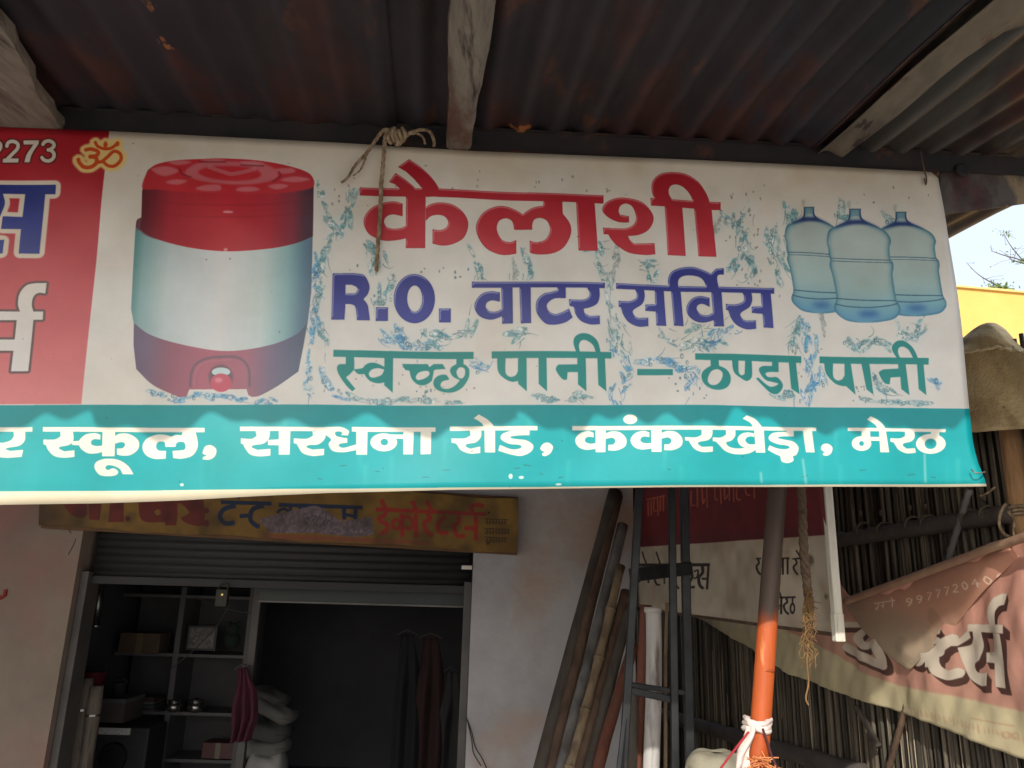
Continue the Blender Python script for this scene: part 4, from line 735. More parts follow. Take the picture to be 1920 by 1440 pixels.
def cushion(px, py, dy, w_, d_, h_, tilt, m, label):
    p = ip(px, py, dy); t = thing('cushion', label, 'cushion', p, 'pale cushions heaped behind the door post'); b = MB(); n, k = 26, 12; vs = []
    def pr(a, c):
        ca, sa = math.cos(a), math.sin(a); x = abs(ca)**.55*math.copysign(1, ca); y = abs(sa)**.55*math.copysign(1, sa); e = math.cos(c); 
        return Vector((x*w_/2*max(.04, e**.35), y*d_/2*max(.04, e**.35), h_/2*math.sin(c)*(1+.18*math.sin(a*3+c*2))))
    for j in range(k+1):
        for i in range(n): vs.append(p+Matrix.Rotation(tilt, 3, 'Y') @ (pr(2*math.pi*i/n, -1.56+3.12*j/k)))
    b.add(vs, [(j*n+i, j*n+(i+1)%n, (j+1)*n+(i+1)%n, (j+1)*n+i) for j in range(k) for i in range(n)]+[tuple(range(n-1,-1,-1)), tuple(range(k*n, k*n+n))]); b.build('cover', m, t, smooth=True)
    b = MB(); b.tube([p+Matrix.Rotation(tilt, 3, 'Y') @ Vector((x_*w_*.46, y_*d_*.46, 0)) for x_, y_ in ((-1,-1),(0,-1.05),(1,-1),(1.05,0),(1,1),(0,1.05),(-1,1),(-1.05,0),(-1,-1))], .006, 6); b.build('piping', m, t, smooth=True)
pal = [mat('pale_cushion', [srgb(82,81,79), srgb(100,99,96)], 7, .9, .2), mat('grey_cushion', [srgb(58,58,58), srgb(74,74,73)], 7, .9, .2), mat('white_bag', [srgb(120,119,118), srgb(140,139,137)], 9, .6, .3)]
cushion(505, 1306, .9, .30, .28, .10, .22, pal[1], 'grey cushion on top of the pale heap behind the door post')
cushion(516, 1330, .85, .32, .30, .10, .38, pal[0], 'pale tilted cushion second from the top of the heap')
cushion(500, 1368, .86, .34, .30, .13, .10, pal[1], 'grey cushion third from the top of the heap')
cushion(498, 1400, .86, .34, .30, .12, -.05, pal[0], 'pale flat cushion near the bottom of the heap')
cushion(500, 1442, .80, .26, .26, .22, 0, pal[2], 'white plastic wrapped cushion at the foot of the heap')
spk = thing('loudspeaker', 'black box loudspeaker with a silver label on the lowest shelf', 'loudspeaker', ip(215, 1440, .9)); b = MB(); q0, q1 = ip(158, 1362, .9), ip(262, 1500, .9); b.box((q0.x, YW+.9, q1.z), (q1.x, YW+1.2, q0.z)); b.build('cabinet', mat('speaker_black', [srgb(24,24,26), srgb(36,36,38)], 20, .7, .2), spk, bevel=.01)
l0, l1 = ip(186, 1364, .89), ip(243, 1378, .89); b = MB(); b.box((l0.x, YW+.885, l1.z), (l1.x, YW+.899, l0.z)); b.build('label_plate', mat('silver_label', [srgb(90,88,88), srgb(190,188,184), srgb(120,118,116)], 60, .4, 0), spk)
b = MB(); cc = ip(212, 1420, .9); b.tube([Vector((cc.x, YW+.898, cc.z)), Vector((cc.x, YW+.88, cc.z))], [.10, .09], 28); b.build('cone', mat('speaker_cone', [srgb(14,14,15), srgb(20,20,22)], 20, .5, 0), spk)
for i, (x, y, r, m, nm, lb) in enumerate(((172, 1270, .085, (84, 20, 32), 'plastic_bucket', 'red plastic bucket on the left shelf of the shop'), (222, 1275, .05, (30, 32, 34), 'tin_can', 'small dark tin on the left shelf beside the red bucket'))):
    p = ip(x, y+28, 1.0); t = thing(nm, lb, 'bucket' if i == 0 else 'tin', p); b = MB(); b.lathe(p, [(r*.75, 0), (r*.95, r*1.5), (r, r*1.55), (r, r*1.65)], 20); b.build('body', mat(nm+'_paint', [srgb(*m), srgb(*[min(255, q+16) for q in m])], 5, .4, 0), t, smooth=True)
    b = MB(); b.tube([p+Vector((r*math.cos(a), -.005, r*1.6+r*.7*math.sin(a))) for a in np.linspace(0, math.pi, 12)], .005, 6); b.build('handle', st_m, t)
tb = thing('side_shelf', 'dark low cupboard holding the red bucket and tins at the left inside the shop', 'cupboard', ip(190, 1440, 1.0)); b = MB(); q0, q1 = ip(140, 1304, 1.0), ip(250, 1304, 1.0); b.box((q0.x, YW+.9, q0.z-.03), (q1.x, YW+1.2, q0.z-.002)); b.build('top', wht, tb); b = MB(); b.box((q0.x+.01, YW+.92, q0.z-.16), (q1.x-.01, YW+1.2, q0.z-.032)); b.build('carcass', mat('cupboard_dark', [srgb(58,52,50), srgb(74,66,62)], 4, .7, .1), tb)
wl = MB(); wl.tube(spline([ip(432, 1130, .7), ip(405, 1175, .7), ip(360, 1222, .7), ip(318, 1256, .7)]), .004, 6); wl.tube(spline([ip(365, 1120, .7), ip(420, 1140, .7), ip(470, 1150, .7)]), .004, 6)
tag(wl.build('loose_wire', mat('wire_dark', [srgb(20,20,20), srgb(30,30,30)], 8, .5, 0), smooth=True), 'thin dark loose wire slung across the shelf inside the shop', 'wire')

def carton(px0, px1, dy, dep, label, name, cat, m, tape=None):
    q0, q1 = ip(*px0, dy), ip(*px1, dy); t = thing(name, label, cat, Vector(((q0.x+q1.x)/2, q0.y, q1.z))); b = MB(); b.box((q0.x, q0.y, q1.z), (q1.x, q0.y+dep, q0.z)); b.build('box', m, t, bevel=.004)
    if tape: b = MB(); b.box((q0.x+(q1.x-q0.x)*.42, q0.y-.002, q1.z+.001), (q0.x+(q1.x-q0.x)*.58, q0.y-.0005, q0.z-.001)); b.build('tape', tape, t)
cbm = mat('cardboard', [srgb(70,56,42), srgb(84,68,52)], 6, .8, .2)
carton((226, 1186), (296, 1227), D1-.02, .2, 'brown cardboard carton on the upper left shelf inside the shop', 'cardboard_carton', 'carton', cbm, mat('brown_tape', [srgb(96,80,58), srgb(108,92,70)], 6, .4, 0))
carton((240, 1388), (300, 1424), D1-.02, .18, 'dark blue packet on the bottom shelf left of the post', 'packet', 'packet', mat('packet_blue', [srgb(22,28,48), srgb(34,42,66)], 9, .4, .1), mat('packet_band', [srgb(96,96,94), srgb(110,110,108)], 9, .4, 0))
carton((380, 1392), (436, 1424), D1-.02, .18, 'maroon packet on the bottom shelf right of the shelf post', 'packet', 'packet', mat('packet_red', [srgb(56,20,24), srgb(74,28,32)], 9, .4, .1), mat('packet_band_b', [srgb(90,84,70), srgb(104,98,84)], 9, .4, 0))
fs = thing('folded_cloth', 'stack of folded cloths on the middle shelf left of the steel pots', 'cloth stack', ip(262, 1336, D1-.02)); q = ip(262, 1336, D1-.02)
for k, cc_ in enumerate(((64,50,52), (52,56,64), (76,72,66), (58,34,40))):
    b = MB(); b.box((q.x-.12+.008*k, q.y, q.z+.002+k*.027), (q.x+.11-.006*k, q.y+.2, q.z+.026+k*.027)); b.build('fold', mat('folded_cloth_%d' % k, [srgb(*cc_), srgb(*[v+12 for v in cc_])], 12, .9, .3), fs, bevel=.009)
mt_ = mat('straw_mat', [srgb(78,70,62), srgb(104,96,86), srgb(64,56,52)], 5, .9, .3, stretch=(10,10,.6))
for i, (px_, lb) in enumerate(((150, 'rolled straw mat standing nearest the left door jamb'), (172, 'slimmer rolled straw mat standing second from the left door jamb'))):
    p0, p1 = ip(px_-18, 1480, .32), ip(px_+10, 1272+i*14, .34); t = thing('rolled_mat', lb, 'mat', p0, 'rolled mats by the left door jamb'); r_ = .05-.008*i
    b = MB(); b.tube([p0+(p1-p0)*f for f in np.linspace(0, 1, 10)], [r_*(1+.05*math.sin(i+f*9)) for f in np.linspace(0, 1, 10)], 16, .06); b.build('roll', mt_, t, smooth=True)
    b = MB(); b.tube([p0+(p1-p0)*.7, p0+(p1-p0)*.72], [r_*1.07]*2, 16); b.build('tie', st_m, t)
# ------------------------------------------------------------------ poles leaning on the shop's corner
def pole(name, label, cat, p0, y0, p1, y1, w0, w1, m, grp=None, jit=.06, knots=0, n=12, ext=0.0, grey_from=None):
    A, B = on_y(*p0, y0), on_y(*p1, y1); d = B-A; A = A-d*ext; t = thing(name, label, cat, A, grp); d = B-A; pts = []; rr = []; N = 24; ra = w0*y0/F_PX/2; rb = w1*y1/F_PX/2
    for i in range(N+1):
        f = i/N; pts.append(A+d*f+Vector((.006*math.sin(5*f+w0), .004*math.sin(7*f), 0))); r = ra+(rb-ra)*f
        if knots and i % max(1, N//knots) == 0: r *= 1.16
        rr.append(r)
    b = MB(); b.tube(pts, rr, n, jit)
    if grey_from:                                      # orange below this height, dark grey above, blended over a short band
        N2 = 90; pts = [A+d*(i/N2)+Vector((.004*math.sin(5*i/N2), 0, 0)) for i in range(N2+1)]; b = MB(); b.tube(pts, [ra+(rb-ra)*i/N2 for i in range(N2+1)], n, jit)
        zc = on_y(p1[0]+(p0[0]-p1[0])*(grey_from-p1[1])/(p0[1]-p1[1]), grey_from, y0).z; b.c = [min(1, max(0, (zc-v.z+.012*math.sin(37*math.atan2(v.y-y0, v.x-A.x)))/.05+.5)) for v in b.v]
    b.build('shaft', m, t, smooth=True)
    if knots:
        for i in range(0, N, max(1, N//knots)):
            if 0 < i < N: k = MB(); k.tube([pts[i]-d.normalized()*.006, pts[i]+d.normalized()*.006], [rr[i]*1.12]*2, n); k.build('joint_ring', m, t, smooth=True)
    return t
GP = 'poles leaning on the corner of the shop'
pm = {k: mat('pole_'+k, [srgb(*a), srgb(*b_), srgb(*c_)], 3, .75, .35, stretch=(4,4,.5), spots=[(srgb(70,52,40), 2.4, .62, .08, (3,3,.6))]) for k, a, b_, c_ in (
    ('dark', (52,47,42), (72,65,57), (82,75,67)), ('grey', (74,72,71), (104,102,100), (122,120,117)), ('pale', (98,82,62), (132,114,90), (146,130,106)), ('brown', (66,50,40), (90,70,55), (104,83,66)), ('red', (84,46,36), (108,62,47), (100,70,55)))}
pole('bamboo_pole', 'dark weathered pole, outermost of the leaning bundle against the white wall', 'pole', (1018, 1440), 4.2, (1152, 922), 4.85, 28, 26, pm['dark'], GP, ext=.5)
pole('bamboo_pole', 'dark brown pole just inside the outermost one of the leaning bundle', 'pole', (1034, 1440), 4.15, (1160, 930), 4.83, 20, 18, pm['brown'], GP, ext=.5)
pole('metal_pole', 'smooth grey metal pole in the leaning bundle', 'pole', (1056, 1440), 4.1, (1166, 985), 4.75, 22, 20, pm['grey'], GP, 0.0, ext=.5)
pole('bamboo_pole', 'pale yellowish bamboo pole with joints in the middle of the leaning bundle', 'pole', (1070, 1440), 4.0, (1164, 1062), 4.5, 17, 15, pm['pale'], GP, knots=6, ext=.5)
pole('bamboo_pole', 'thick brown pole right of the pale bamboo in the leaning bundle', 'pole', (1086, 1440), 4.0, (1176, 1110), 4.45, 24, 21, pm['brown'], GP, ext=.5)
pole('bamboo_pole', 'dark split pole between the two brown poles of the leaning bundle', 'pole', (1105, 1440), 3.95, (1182, 1140), 4.3, 20, 18, pm['dark'], GP, ext=.5)
pole('bamboo_pole', 'reddish brown pole at the inner right of the leaning bundle', 'pole', (1123, 1440), 3.9, (1186, 1210), 4.2, 21, 19, pm['red'], GP, ext=.5)
pole('wooden_post', 'rust coloured wooden post standing just left of the white pipe', 'post', (1194, 1452), 3.75, (1209, 1134), 3.75, 22, 21, pm['red'], ext=.6)
pole('wooden_post', 'mossy grey brown post between the black iron frame and the rust coloured post', 'post', (1181, 1452), 3.7, (1190, 1290), 3.7, 18, 16, pm['dark'], ext=.6)
wp = pole('white_pipe', 'upright white plastic pipe behind the black iron frame', 'pipe', (1222, 1452), 3.7, (1224, 1140), 3.7, 29, 28, mat('white_pvc', [srgb(170,166,162), srgb(192,188,184), srgb(202,200,196)], 3, .5, .1, stretch=(3,3,.5), spots=[(srgb(110,100,92), 3, .66, .05, (3,3,.5))]), jit=0, ext=.6, n=18)
tp = on_y(1224, 1140, 3.7); b = MB(); b.tube([tp-Vector((0, 0, .02)), tp+Vector((0, 0, .004))], .041, 18); b.build('pipe_collar', mat('pvc_edge', [srgb(180,176,170), srgb(200,196,190)], 5, .5, 0), wp, smooth=True)
pole('bamboo_strip', 'thin yellow bamboo strip right of the white pipe', 'strip', (1246, 1460), 3.9, (1252, 1130), 3.9, 7, 6, pm['pale'], ext=.4)

# ------------------------------------------------------------------ black iron frame
iron = mat('black_iron_frame', [srgb(30,32,34), srgb(44,46,48), srgb(56,58,58)], 6, .45, .12, metal=.5, spots=[(srgb(70,58,48), 5, .68, .05, (1,1,.4))])
fr = thing('iron_frame', 'tall black iron frame of three uprights with crossbars behind the big banner', 'frame', on_y(1230, 1440, 3.3))
def bar(p0, y0, p1, y1, w_, name, e0=0, e1=0, m=None):
    A, B = on_y(*p0, y0), on_y(*p1, y1); d = B-A; A = A-d*e0; B = B+d*e1; b = MB(); ww = w_*(y0+y1)/2/F_PX; b.beam(A, B, ww, ww, up=(0, 1, 0)); return b.build(name, m or iron, fr, bevel=.004)
bar((1168, 1440), 3.3, (1199, 918), 3.3, 14, 'upright', .7, .25); bar((1266, 1440), 3.3, (1259, 918), 3.3, 13, 'upright', .7, .25); bar((1294, 1440), 3.55, (1282, 918), 3.55, 15, 'upright', .7, .25)
bar((1172, 1292), 3.32, (1262, 1312), 3.32, 12, 'crossbar'); bar((1184, 1284), 3.55, (1290, 1300), 3.55, 9, 'crossbar'); bar((1188, 1078), 3.31, (1290, 1066), 3.5, 24, 'crossbar')
bar((1176, 1300), 3.34, (1160, 1445), 3.2, 8, 'stay', .3)

# ------------------------------------------------------------------ board that sticks out from the shop's corner, seen along its length
GD = cdir((654-CX)/F_PX, -(1061-CY)/F_PX, 1.0); GD = Vector((GD.x, GD.y, 0)).normalized()     # its length, away from the street
PR = on_y(1566, 1100, 2.95); PN = GD.cross(Vector((0, 0, 1))).normalized(); PN = PN if PN.dot(CAM-PR) > 0 else -PN
PU = -GD
def ppt(px, py, off=0): return on_plane(px, py, PR+PN*off, PN)
def draw_proj():
    pa, pb = ppt(1168, 1100), ppt(1572, 1100); u0 = (pa-PR).dot(PU)-.05; u1 = (pb-PR).dot(PU)+.08
    c = Canvas(PR, PU, Vector((0, 0, 1)), u0, u1, ppt(1578, 1200).z-.10-PR.z, ppt(1560, 905).z+.6-PR.z, .0022); H, W = c.H, c.W; new = lambda: np.zeros((H, W), np.float32)
    c.img[:] = np.array([196, 184, 164])/255; n = vnoise(H, W, 90)[..., None]*.7+vnoise(H, W, 20)[..., None]*.3; c.img *= (.86+.2*n)
    c.T = (0, 0, 1); c.paint(c.poly('1100,1033! 1168,1028! 1400,1012! 1620,999! 1620,400! 1100,400!'), (96, 32, 40)); c.paint(blur(c.poly('1150,1010! 1400,1000! 1600,985! 1600,880! 1150,930!'), 12), (126, 32, 40), .5)
    m = new()
    c.zoom(1150, 900, 5.143); c.poly('112,806! 915,800! 915,830! 112,834!', m)
    for q, wd in (('166,830! 168,985!', 16), ('166,860! 130,870 122,905 140,930 168,915!', 14), ('168,806! 172,740 152,705 135,730!', 14), ('262,830! 270,985!', 20), ('262,870! 235,880 232,915 262,925!', 14), ('270,860! 300,870 318,905 300,950!', 14), ('300,690! 312,740 335,806!', 14), ('352,860! 352,990!', 18), ('440,830! 425,880 400,930 420,1000 450,1010!', 18), ('420,690! 436,740 455,806!', 16), ('490,830! 492,1000!', 16), ('560,830! 565,1010!', 18), ('620,860! 600,930 610,1010 640,1045!', 22), ('760,830! 742,880 770,930 745,985 752,1030 790,1030!', 24), ('780,880! 815,870 810,930 785,950!', 16), ('850,830! 855,890 825,940 835,1010 865,1045!', 26), ('902,830! 898,1052!', 20), ('850,950! 905,950!', 20)): c.stroke(q, wd, mask=m)
    c.zoom(1400, 900, 4.8)
    for q, wd in (('85,705! 130,705!', 14), ('102,705! 112,745 92,775 105,820 130,850!', 18), ('270,705! 378,700!', 14), ('318,705! 320,850!', 18), ('318,770! 285,765 285,800 300,815!', 16), ('360,700! 362,845!', 18), ('405,708! 510,700!', 14), ('432,705! 446,745 416,780 430,820 455,850!', 18), ('488,700! 492,850!', 18), ('440,630! 462,660 488,705!', 14), ('535,698! 590,694!', 14), ('562,698! 540,740 570,775 545,810!', 16),
                  ('255,1056! 436,1052!', 16), ('276,1060! 278,1120!', 16), ('262,1150! 280,1130 292,1150 278,1178 262,1160!', 14), ('278,1128! 312,1126!', 14), ('312,1056! 314,1205!', 18), ('282,985! 298,1015 314,1056!', 14), ('352,1060! 362,1095 335,1125 348,1175 378,1205!', 18), ('408,1056! 408,1100!', 14)): c.stroke(q, wd, mask=m)
    c.ell(408, 1152, 24, 52, mask=m, hole=(408, 1152, 10, 30)); c.paint(m, (36, 30, 32), .95)
    m = new(); c.zoom(1150, 900, 5.143)
    for q in ('345,210! 350,350!', '375,200! 378,340!', '405,180! 402,290 430,300!', '440,170! 445,345!', '470,170! 468,300!', '500,150! 500,300!', '605,80! 600,250 615,290!', '740,100! 742,240 775,240!', '790,80! 795,262!', '835,80! 842,220 860,180!', '880,60! 882,268!', '965,60! 962,180 990,190!', '1020,60! 1022,230!', '1060,70! 1065,180 1100,140!', '1110,60! 1112,200!', '1150,60! 1155,215!', '1180,60! 1185,180 1225,185!', '1265,60! 1270,130 1310,150!', '1340,60! 1350,180!'): c.stroke(q, 14, mask=m)
    c.stroke('330,190! 520,150!', 14, mask=m); c.stroke('1240,60! 1370,55!', 12, mask=m); c.paint(m, (196, 110, 74), .75)
    c.T = (0, 0, 1); c.paint(blur(c.ell(1520, 1050, 9, 10), 3), (70, 60, 48), .7); c.paint(blur(c.ell(1551, 1118, 4, 5), 1.5), (70, 60, 48), .6)
    st = np.clip(vnoise(H, W, 120)*.6+vnoise(H, W, 30)*.4-.45, 0, 1); c.img *= 1-st[..., None]*np.array([.35, .45, .55]); return c
pc = draw_proj()
pj = thing('projecting_sign', 'dusty maroon and cream signboard with black lettering, hung edge on under the big banner', 'signboard', ppt(1578, 1192))
b = MB(); pu = lambda px: (ppt(px, 1100)-PR).dot(PU); u0, u1 = pu(1172), pu(1566)
zb0 = ppt(1195, 1137).z; zb1 = ppt(1562, 1186).z; ztp = ppt(1560, 912).z+.55
def pfn(i, j):
    u = u0+(u1-u0)*i; zb = zb0+(zb1-zb0)*i; return PR+PU*u+Vector((0, 0, zb+(ztp-zb)*j-PR.z))+PN*(.012*math.sin(3*u+1)*math.sin(math.pi*j)+.006*math.sin(9*u+4*j))
b.grid(pfn, 60, 24); b.build('panel', print_mat('dusty_print', pc.image('projecting_print'), .6, .12, 5, .03), pj, smooth=True, uv=pc.uvmap(), solid=.004)
wf = mat('white_wood_edge', [srgb(186,182,164), srgb(214,210,194), srgb(226,222,206)], 4, .7, .3, stretch=(5,5,.6), spots=[(srgb(140,128,104), 5, .68, .04, (5,5,.5))])
b = MB(); e0 = ppt(1567, 1180); e1 = ppt(1567, 912); e0 = Vector((e0.x, e0.y, zb1-.03)); tp_ = Vector((e0.x, e0.y, ztp)); b.beam(e0+PU*.014+PN*.0, tp_+PU*.014, .034, .026, up=PU); b.build('end_batten', wf, pj, bevel=.003)
b = MB(); b.beam(e0+PU*.014-PN*.0-Vector((0, 0, .0)), e0+PU*.014+Vector((0, 0, .10)), .039, .030, up=PU); b.build('batten_foot', wf, pj, bevel=.004)
b = MB(); b.beam(PR+PU*u0+Vector((0, 0, zb0-PR.z))-PN*.02, PR+PU*(u1-.02)+Vector((0, 0, zb1-PR.z))-PN*.02, .03, .03); b.beam(PR+PU*u0+Vector((0, 0, ztp-PR.z))-PN*.02, PR+PU*(u1-.02)+Vector((0, 0, ztp-PR.z))-PN*.02, .03, .03); b.build('frame_rail', pm['brown'], pj)

# ------------------------------------------------------------------ orange pole with a rag, frayed rope
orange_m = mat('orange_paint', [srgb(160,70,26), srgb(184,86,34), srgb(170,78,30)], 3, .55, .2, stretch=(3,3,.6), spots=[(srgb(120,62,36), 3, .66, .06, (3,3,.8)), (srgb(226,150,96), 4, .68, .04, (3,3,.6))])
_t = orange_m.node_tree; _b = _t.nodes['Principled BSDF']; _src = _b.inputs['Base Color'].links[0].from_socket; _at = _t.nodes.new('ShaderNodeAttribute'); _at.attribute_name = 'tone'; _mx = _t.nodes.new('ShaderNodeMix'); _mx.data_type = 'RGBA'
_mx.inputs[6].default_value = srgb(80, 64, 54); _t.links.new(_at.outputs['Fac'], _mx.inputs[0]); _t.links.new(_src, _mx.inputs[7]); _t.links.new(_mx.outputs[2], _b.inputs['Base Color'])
op = pole('orange_pole', 'bamboo pole, orange below and dark grey above, with a white rag tied round it', 'pole', (1419, 1440), 2.85, (1460, 912), 2.85, 36, 34, orange_m, jit=.02, ext=.9, n=20, grey_from=1158)
A, B = on_y(1419, 1440, 2.85), on_y(1460, 912, 2.85)
for t_k in (.33,): 
    b = MB(); c_ = A+(B-A)*t_k; d = (B-A).normalized(); b.tube([c_-d*.006, c_+d*.006], .0346, 20); b.build('joint_ring', mat('orange_joint', [srgb(150,66,26), srgb(170,78,30)], 6, .6, 0), op, smooth=True)
rg = thing('tied_rag', 'dirty white cloth strip knotted round the orange pole with a hanging tail', 'rag', on_y(1420, 1360, 2.85)); rag_m = mat('dirty_white_cloth', [srgb(196,176,166), srgb(222,206,196), srgb(206,182,176)], 14, .9, .4)
b = MB(); c_ = on_y(1420, 1358, 2.85)
for k in range(3): b.tube([c_+d*(.012*(k-1))+(Vector((1,0,0))*math.cos(a)+Vector((0,1,0))*math.sin(a))*(.040+.003*math.sin(5*a+k))+Vector((0,0,.006*math.sin(2*a+k))) for a in np.linspace(0, 6.4, 30)], .010, 8, .3)
b.build('knot', rag_m, rg, smooth=True)
b = MB(); b.grid(lambda u, v: on_y(1408-22*v+(u-.5)*(16+14*v), 1362+95*v, 2.80)+Vector((.004*math.sin(9*v), .012*math.sin(6*u+5*v), 0)), 8, 24); b.build('tail', rag_m, rg, smooth=True, solid=.003)
for p_, lb, cl, nm in (([(1404, 1372), (1378, 1405), (1352, 1440), (1335, 1468)], 'red thread running from the white rag down to the left', (150, 30, 40), 'thread_red'), ([(1430, 1366), (1440, 1395), (1448, 1420), (1462, 1450)], 'dark thread running from the white rag down to the right', (70, 26, 34), 'thread_dark')):
    b = MB(); b.tube(spline([on_y(x, y, 2.80) for x, y in p_]), .004, 6); tag(b.build('thread', mat(nm, [srgb(*cl), srgb(*[q+20 for q in cl])], 20, .8, 0), smooth=True), lb, 'thread', 'threads tied to the orange pole')
gl = MB(); rr = random.Random(3)
for _ in range(80):
    p = on_y(1427+rr.gauss(0, 16), 1436+rr.gauss(0, 8), 2.80); gl.tube([p, p+Vector((rr.gauss(0, .02), rr.gauss(0, .015), rr.gauss(0, .012)))], .0022, 4)
tag(gl.build('jute_wisp', mat('orange_jute', [srgb(190,110,60), srgb(220,150,100)], 30, .9, 0)), 'tuft of orange jute fibre wound low on the orange pole', 'jute tuft')
hr = thing('hanging_rope', 'dark jute rope hanging before the maroon sign and ending in a frayed golden tassel', 'rope', on_y(1512, 1130, 2.8))
rp_ = spline([on_y(x, y, 2.82) for x, y in ((1496, 800), (1500, 880), (1504, 950), (1506, 1010), (1510, 1060), (1514, 1100), (1518, 1140))], 8); b = MB()
for k in range(3): b.tube([p+Vector((math.cos(i*.7+k*2.1)*.008, math.sin(i*.7+k*2.1)*.008, 0)) for i, p in enumerate(rp_)], .0095, 7, .2)
b.build('cord', mat('dark_jute', [srgb(70,56,44), srgb(104,86,68), srgb(86,70,54)], 50, .95, .6, bscale=120, bdist=.003), hr, smooth=True)
b = MB(); fm = mat('golden_jute', [srgb(104,78,48), srgb(140,108,66)], 30, .9, 0)
for _ in range(64):
    x, y = 1517+rr.gauss(0, 5), 1100+rr.random()*60; L_ = abs(rr.gauss(60, 34)); pts = [on_y(x, y, 2.8)]; 
    for k in range(1, 6): pts.append(on_y(x+rr.gauss(0, 2)+k*rr.gauss(.2, 1.5), y+L_*k/5, 2.8+rr.gauss(0, .012)))
    b.tube(spline(pts, 3), .0013, 4, cap=False)
b.tube(spline([on_y(x, y, 2.8) for x, y in ((1516, 1200), (1513, 1240), (1516, 1280), (1511, 1308), (1516, 1322))], 5), .003, 6); b.build('tassel', fm, hr)

# ------------------------------------------------------------------ reed fence, its rails and the hanging pink banner
FG = cdir((700-CX)/F_PX, -(1085-CY)/F_PX, 1.0); FG = Vector((FG.x, FG.y, 0)).normalized(); FR = on_y(1905, 1200, 3.05)
FN = FG.cross(Vector((0, 0, 1))).normalized(); FN = FN if FN.dot(CAM-FR) > 0 else -FN; FU = -FG
def fpt(px, py, off=0): return on_plane(px, py, FR+FN*off, FN)
djute = mat('dusty_tie', [srgb(64,56,46), srgb(92,82,68)], 40, .95, .4)
reed = mat('reed', [srgb(92,84,72), srgb(118,108,92), srgb(138,128,112)], 3, .85, .3, stretch=(8,8,.5), tone=1.0, spots=[(srgb(60,52,44), 2.5, .6, .08, (6,6,.6))])
fe = thing('reed_fence', 'tall weathered reed and bamboo fence at the right behind the drooping pink banner', 'fence', FR+Vector((0, 0, -FR.z)))
b = MB(); fu0, fu1 = -4.6, 1.3; u = fu0; ftop = fpt(1850, 668).z
while u < fu1:
    r = rr.uniform(.006, .013); p = FR+FU*u-Vector((0, 0, FR.z))+FN*rr.uniform(-.012, .012); tn = rr.choice([.22, .4, .5, .6, .7, .8, 1.0]); tl_ = rr.gauss(0, .028)
    b.tube([p, p+FU*tl_*.5+Vector((0, 0, ftop*.5)), p+FU*tl_+Vector((0, 0, ftop+rr.uniform(-.06, .05)))], [r, r*.95, r*.8], 6, .1, col=tn); u += r*1.75
u = fu0
while u < fu1:
    p = FR+FU*u-Vector((0, 0, FR.z))-FN*.026; b.tube([p, p+Vector((0, 0, ftop-.03))], .011, 6, col=rr.choice([.2, .3, .4])); u += .017
for _ in range(46):
    u = rr.uniform(fu0, fu1); p = FR+FU*u+Vector((0, 0, rr.uniform(.2, 1.5)-FR.z))+FN*.016; b.tube([p, p+FU*rr.gauss(0, .012)+Vector((0, 0, rr.uniform(.3, 1.0)))], .0026, 5, col=1.7)
b.build('reed_panel', reed, fe, smooth=True)
railm = mat('dark_rail', [srgb(62,56,52), srgb(86,78,72)], 7, .85, .6, stretch=(1,1,1), bscale=60)
def frail(p0, p1, wpx, nm='rail', m=railm, off=.03):
    A, B = fpt(*p0, off), fpt(*p1, off); dd = B-A; r = wpx*A.y/F_PX/2; bb = MB(); bb.tube([A+dd*t for t in np.linspace(0, 1, 24)], [r*(1+.08*math.sin(t*40)) for t in range(24)], 10, .1); return bb.build(nm, m, fe, smooth=True)
frail((1570, 1013), (1902, 962), 26); frail((1236, 1338), (1620, 1452), 20)
frail((1818, 918), (1772, 1068), 12, 'brace', pm['grey'], .055); frail((1648, 1400), (1606, 1325), 11, 'brace', pm['dark'], .05); frail((1700, 1320), (1664, 1450), 11, 'brace', pm['brown'], .045)
for x, y in ((1614, 972), (1652, 972), (1706, 962), (1735, 960), (1812, 950), (1846, 944)):
    b = MB(); c_ = fpt(x+4, y+22, .03); b.tube([c_+Vector((0, 0, .036*math.sin(a)))+FN*(.036*math.cos(a))+FU*.010*a for a in np.linspace(-2.6, 2.6, 18)], .006, 6); b.tube([fpt(x, y-6, .03), fpt(x-1, y-16, .035)], .009, 6)
    
    b.build('rope_tie', djute, fe, smooth=True)
post = thing('corner_post', 'sunlit tan wooden post at the right end of the reed fence under the sacking', 'post', FR+FU*.40+Vector((0, 0, -FR.z))); pz = fpt(1902, 900, .06)
b = MB(); pp = fpt(1910, 905, -.005); b.tube([Vector((pp.x, pp.y, z)) for z in np.linspace(0, ftop-.02, 20)], [.044*(1+.06*math.sin(z*7)) for z in np.linspace(0, 2.62, 20)], 14, .08); b.build('trunk', mat('tan_post', [srgb(120,88,58), srgb(168,130,90), srgb(188,152,112)], 3, .8, .5, stretch=(4,4,.6)), post, smooth=True)
b = MB(); c_ = Vector((pp.x, pp.y, 2.02))
for k in range(3): b.tube([c_+Vector((math.cos(a)*.056, math.sin(a)*.056, .014*k+.006*math.sin(2*a))) for a in np.linspace(0, 6.3, 20)], .006, 6)
b.build('lashing', jute, post, smooth=True)
# loose ties near the banner's hung corner
lt = MB(); lt.tube(spline([fpt(x, y, .12) for x, y in ((1838, 930), (1850, 925), (1860, 918), (1866, 913))]), .004, 6); lt.tube(spline([fpt(x, y, .12) for x, y in ((1886, 944), (1876, 962), (1874, 985), (1882, 1000), (1892, 1006))]), .006, 6); lt.tube(spline([fpt(x, y, .12) for x, y in ((1890, 960), (1902, 975), (1900, 1000), (1908, 1016))]), .005, 6)
tag(lt.build('jute_tie', jute, smooth=True), 'loose pale jute ties by the upper right corner of the pink banner', 'jute tie')

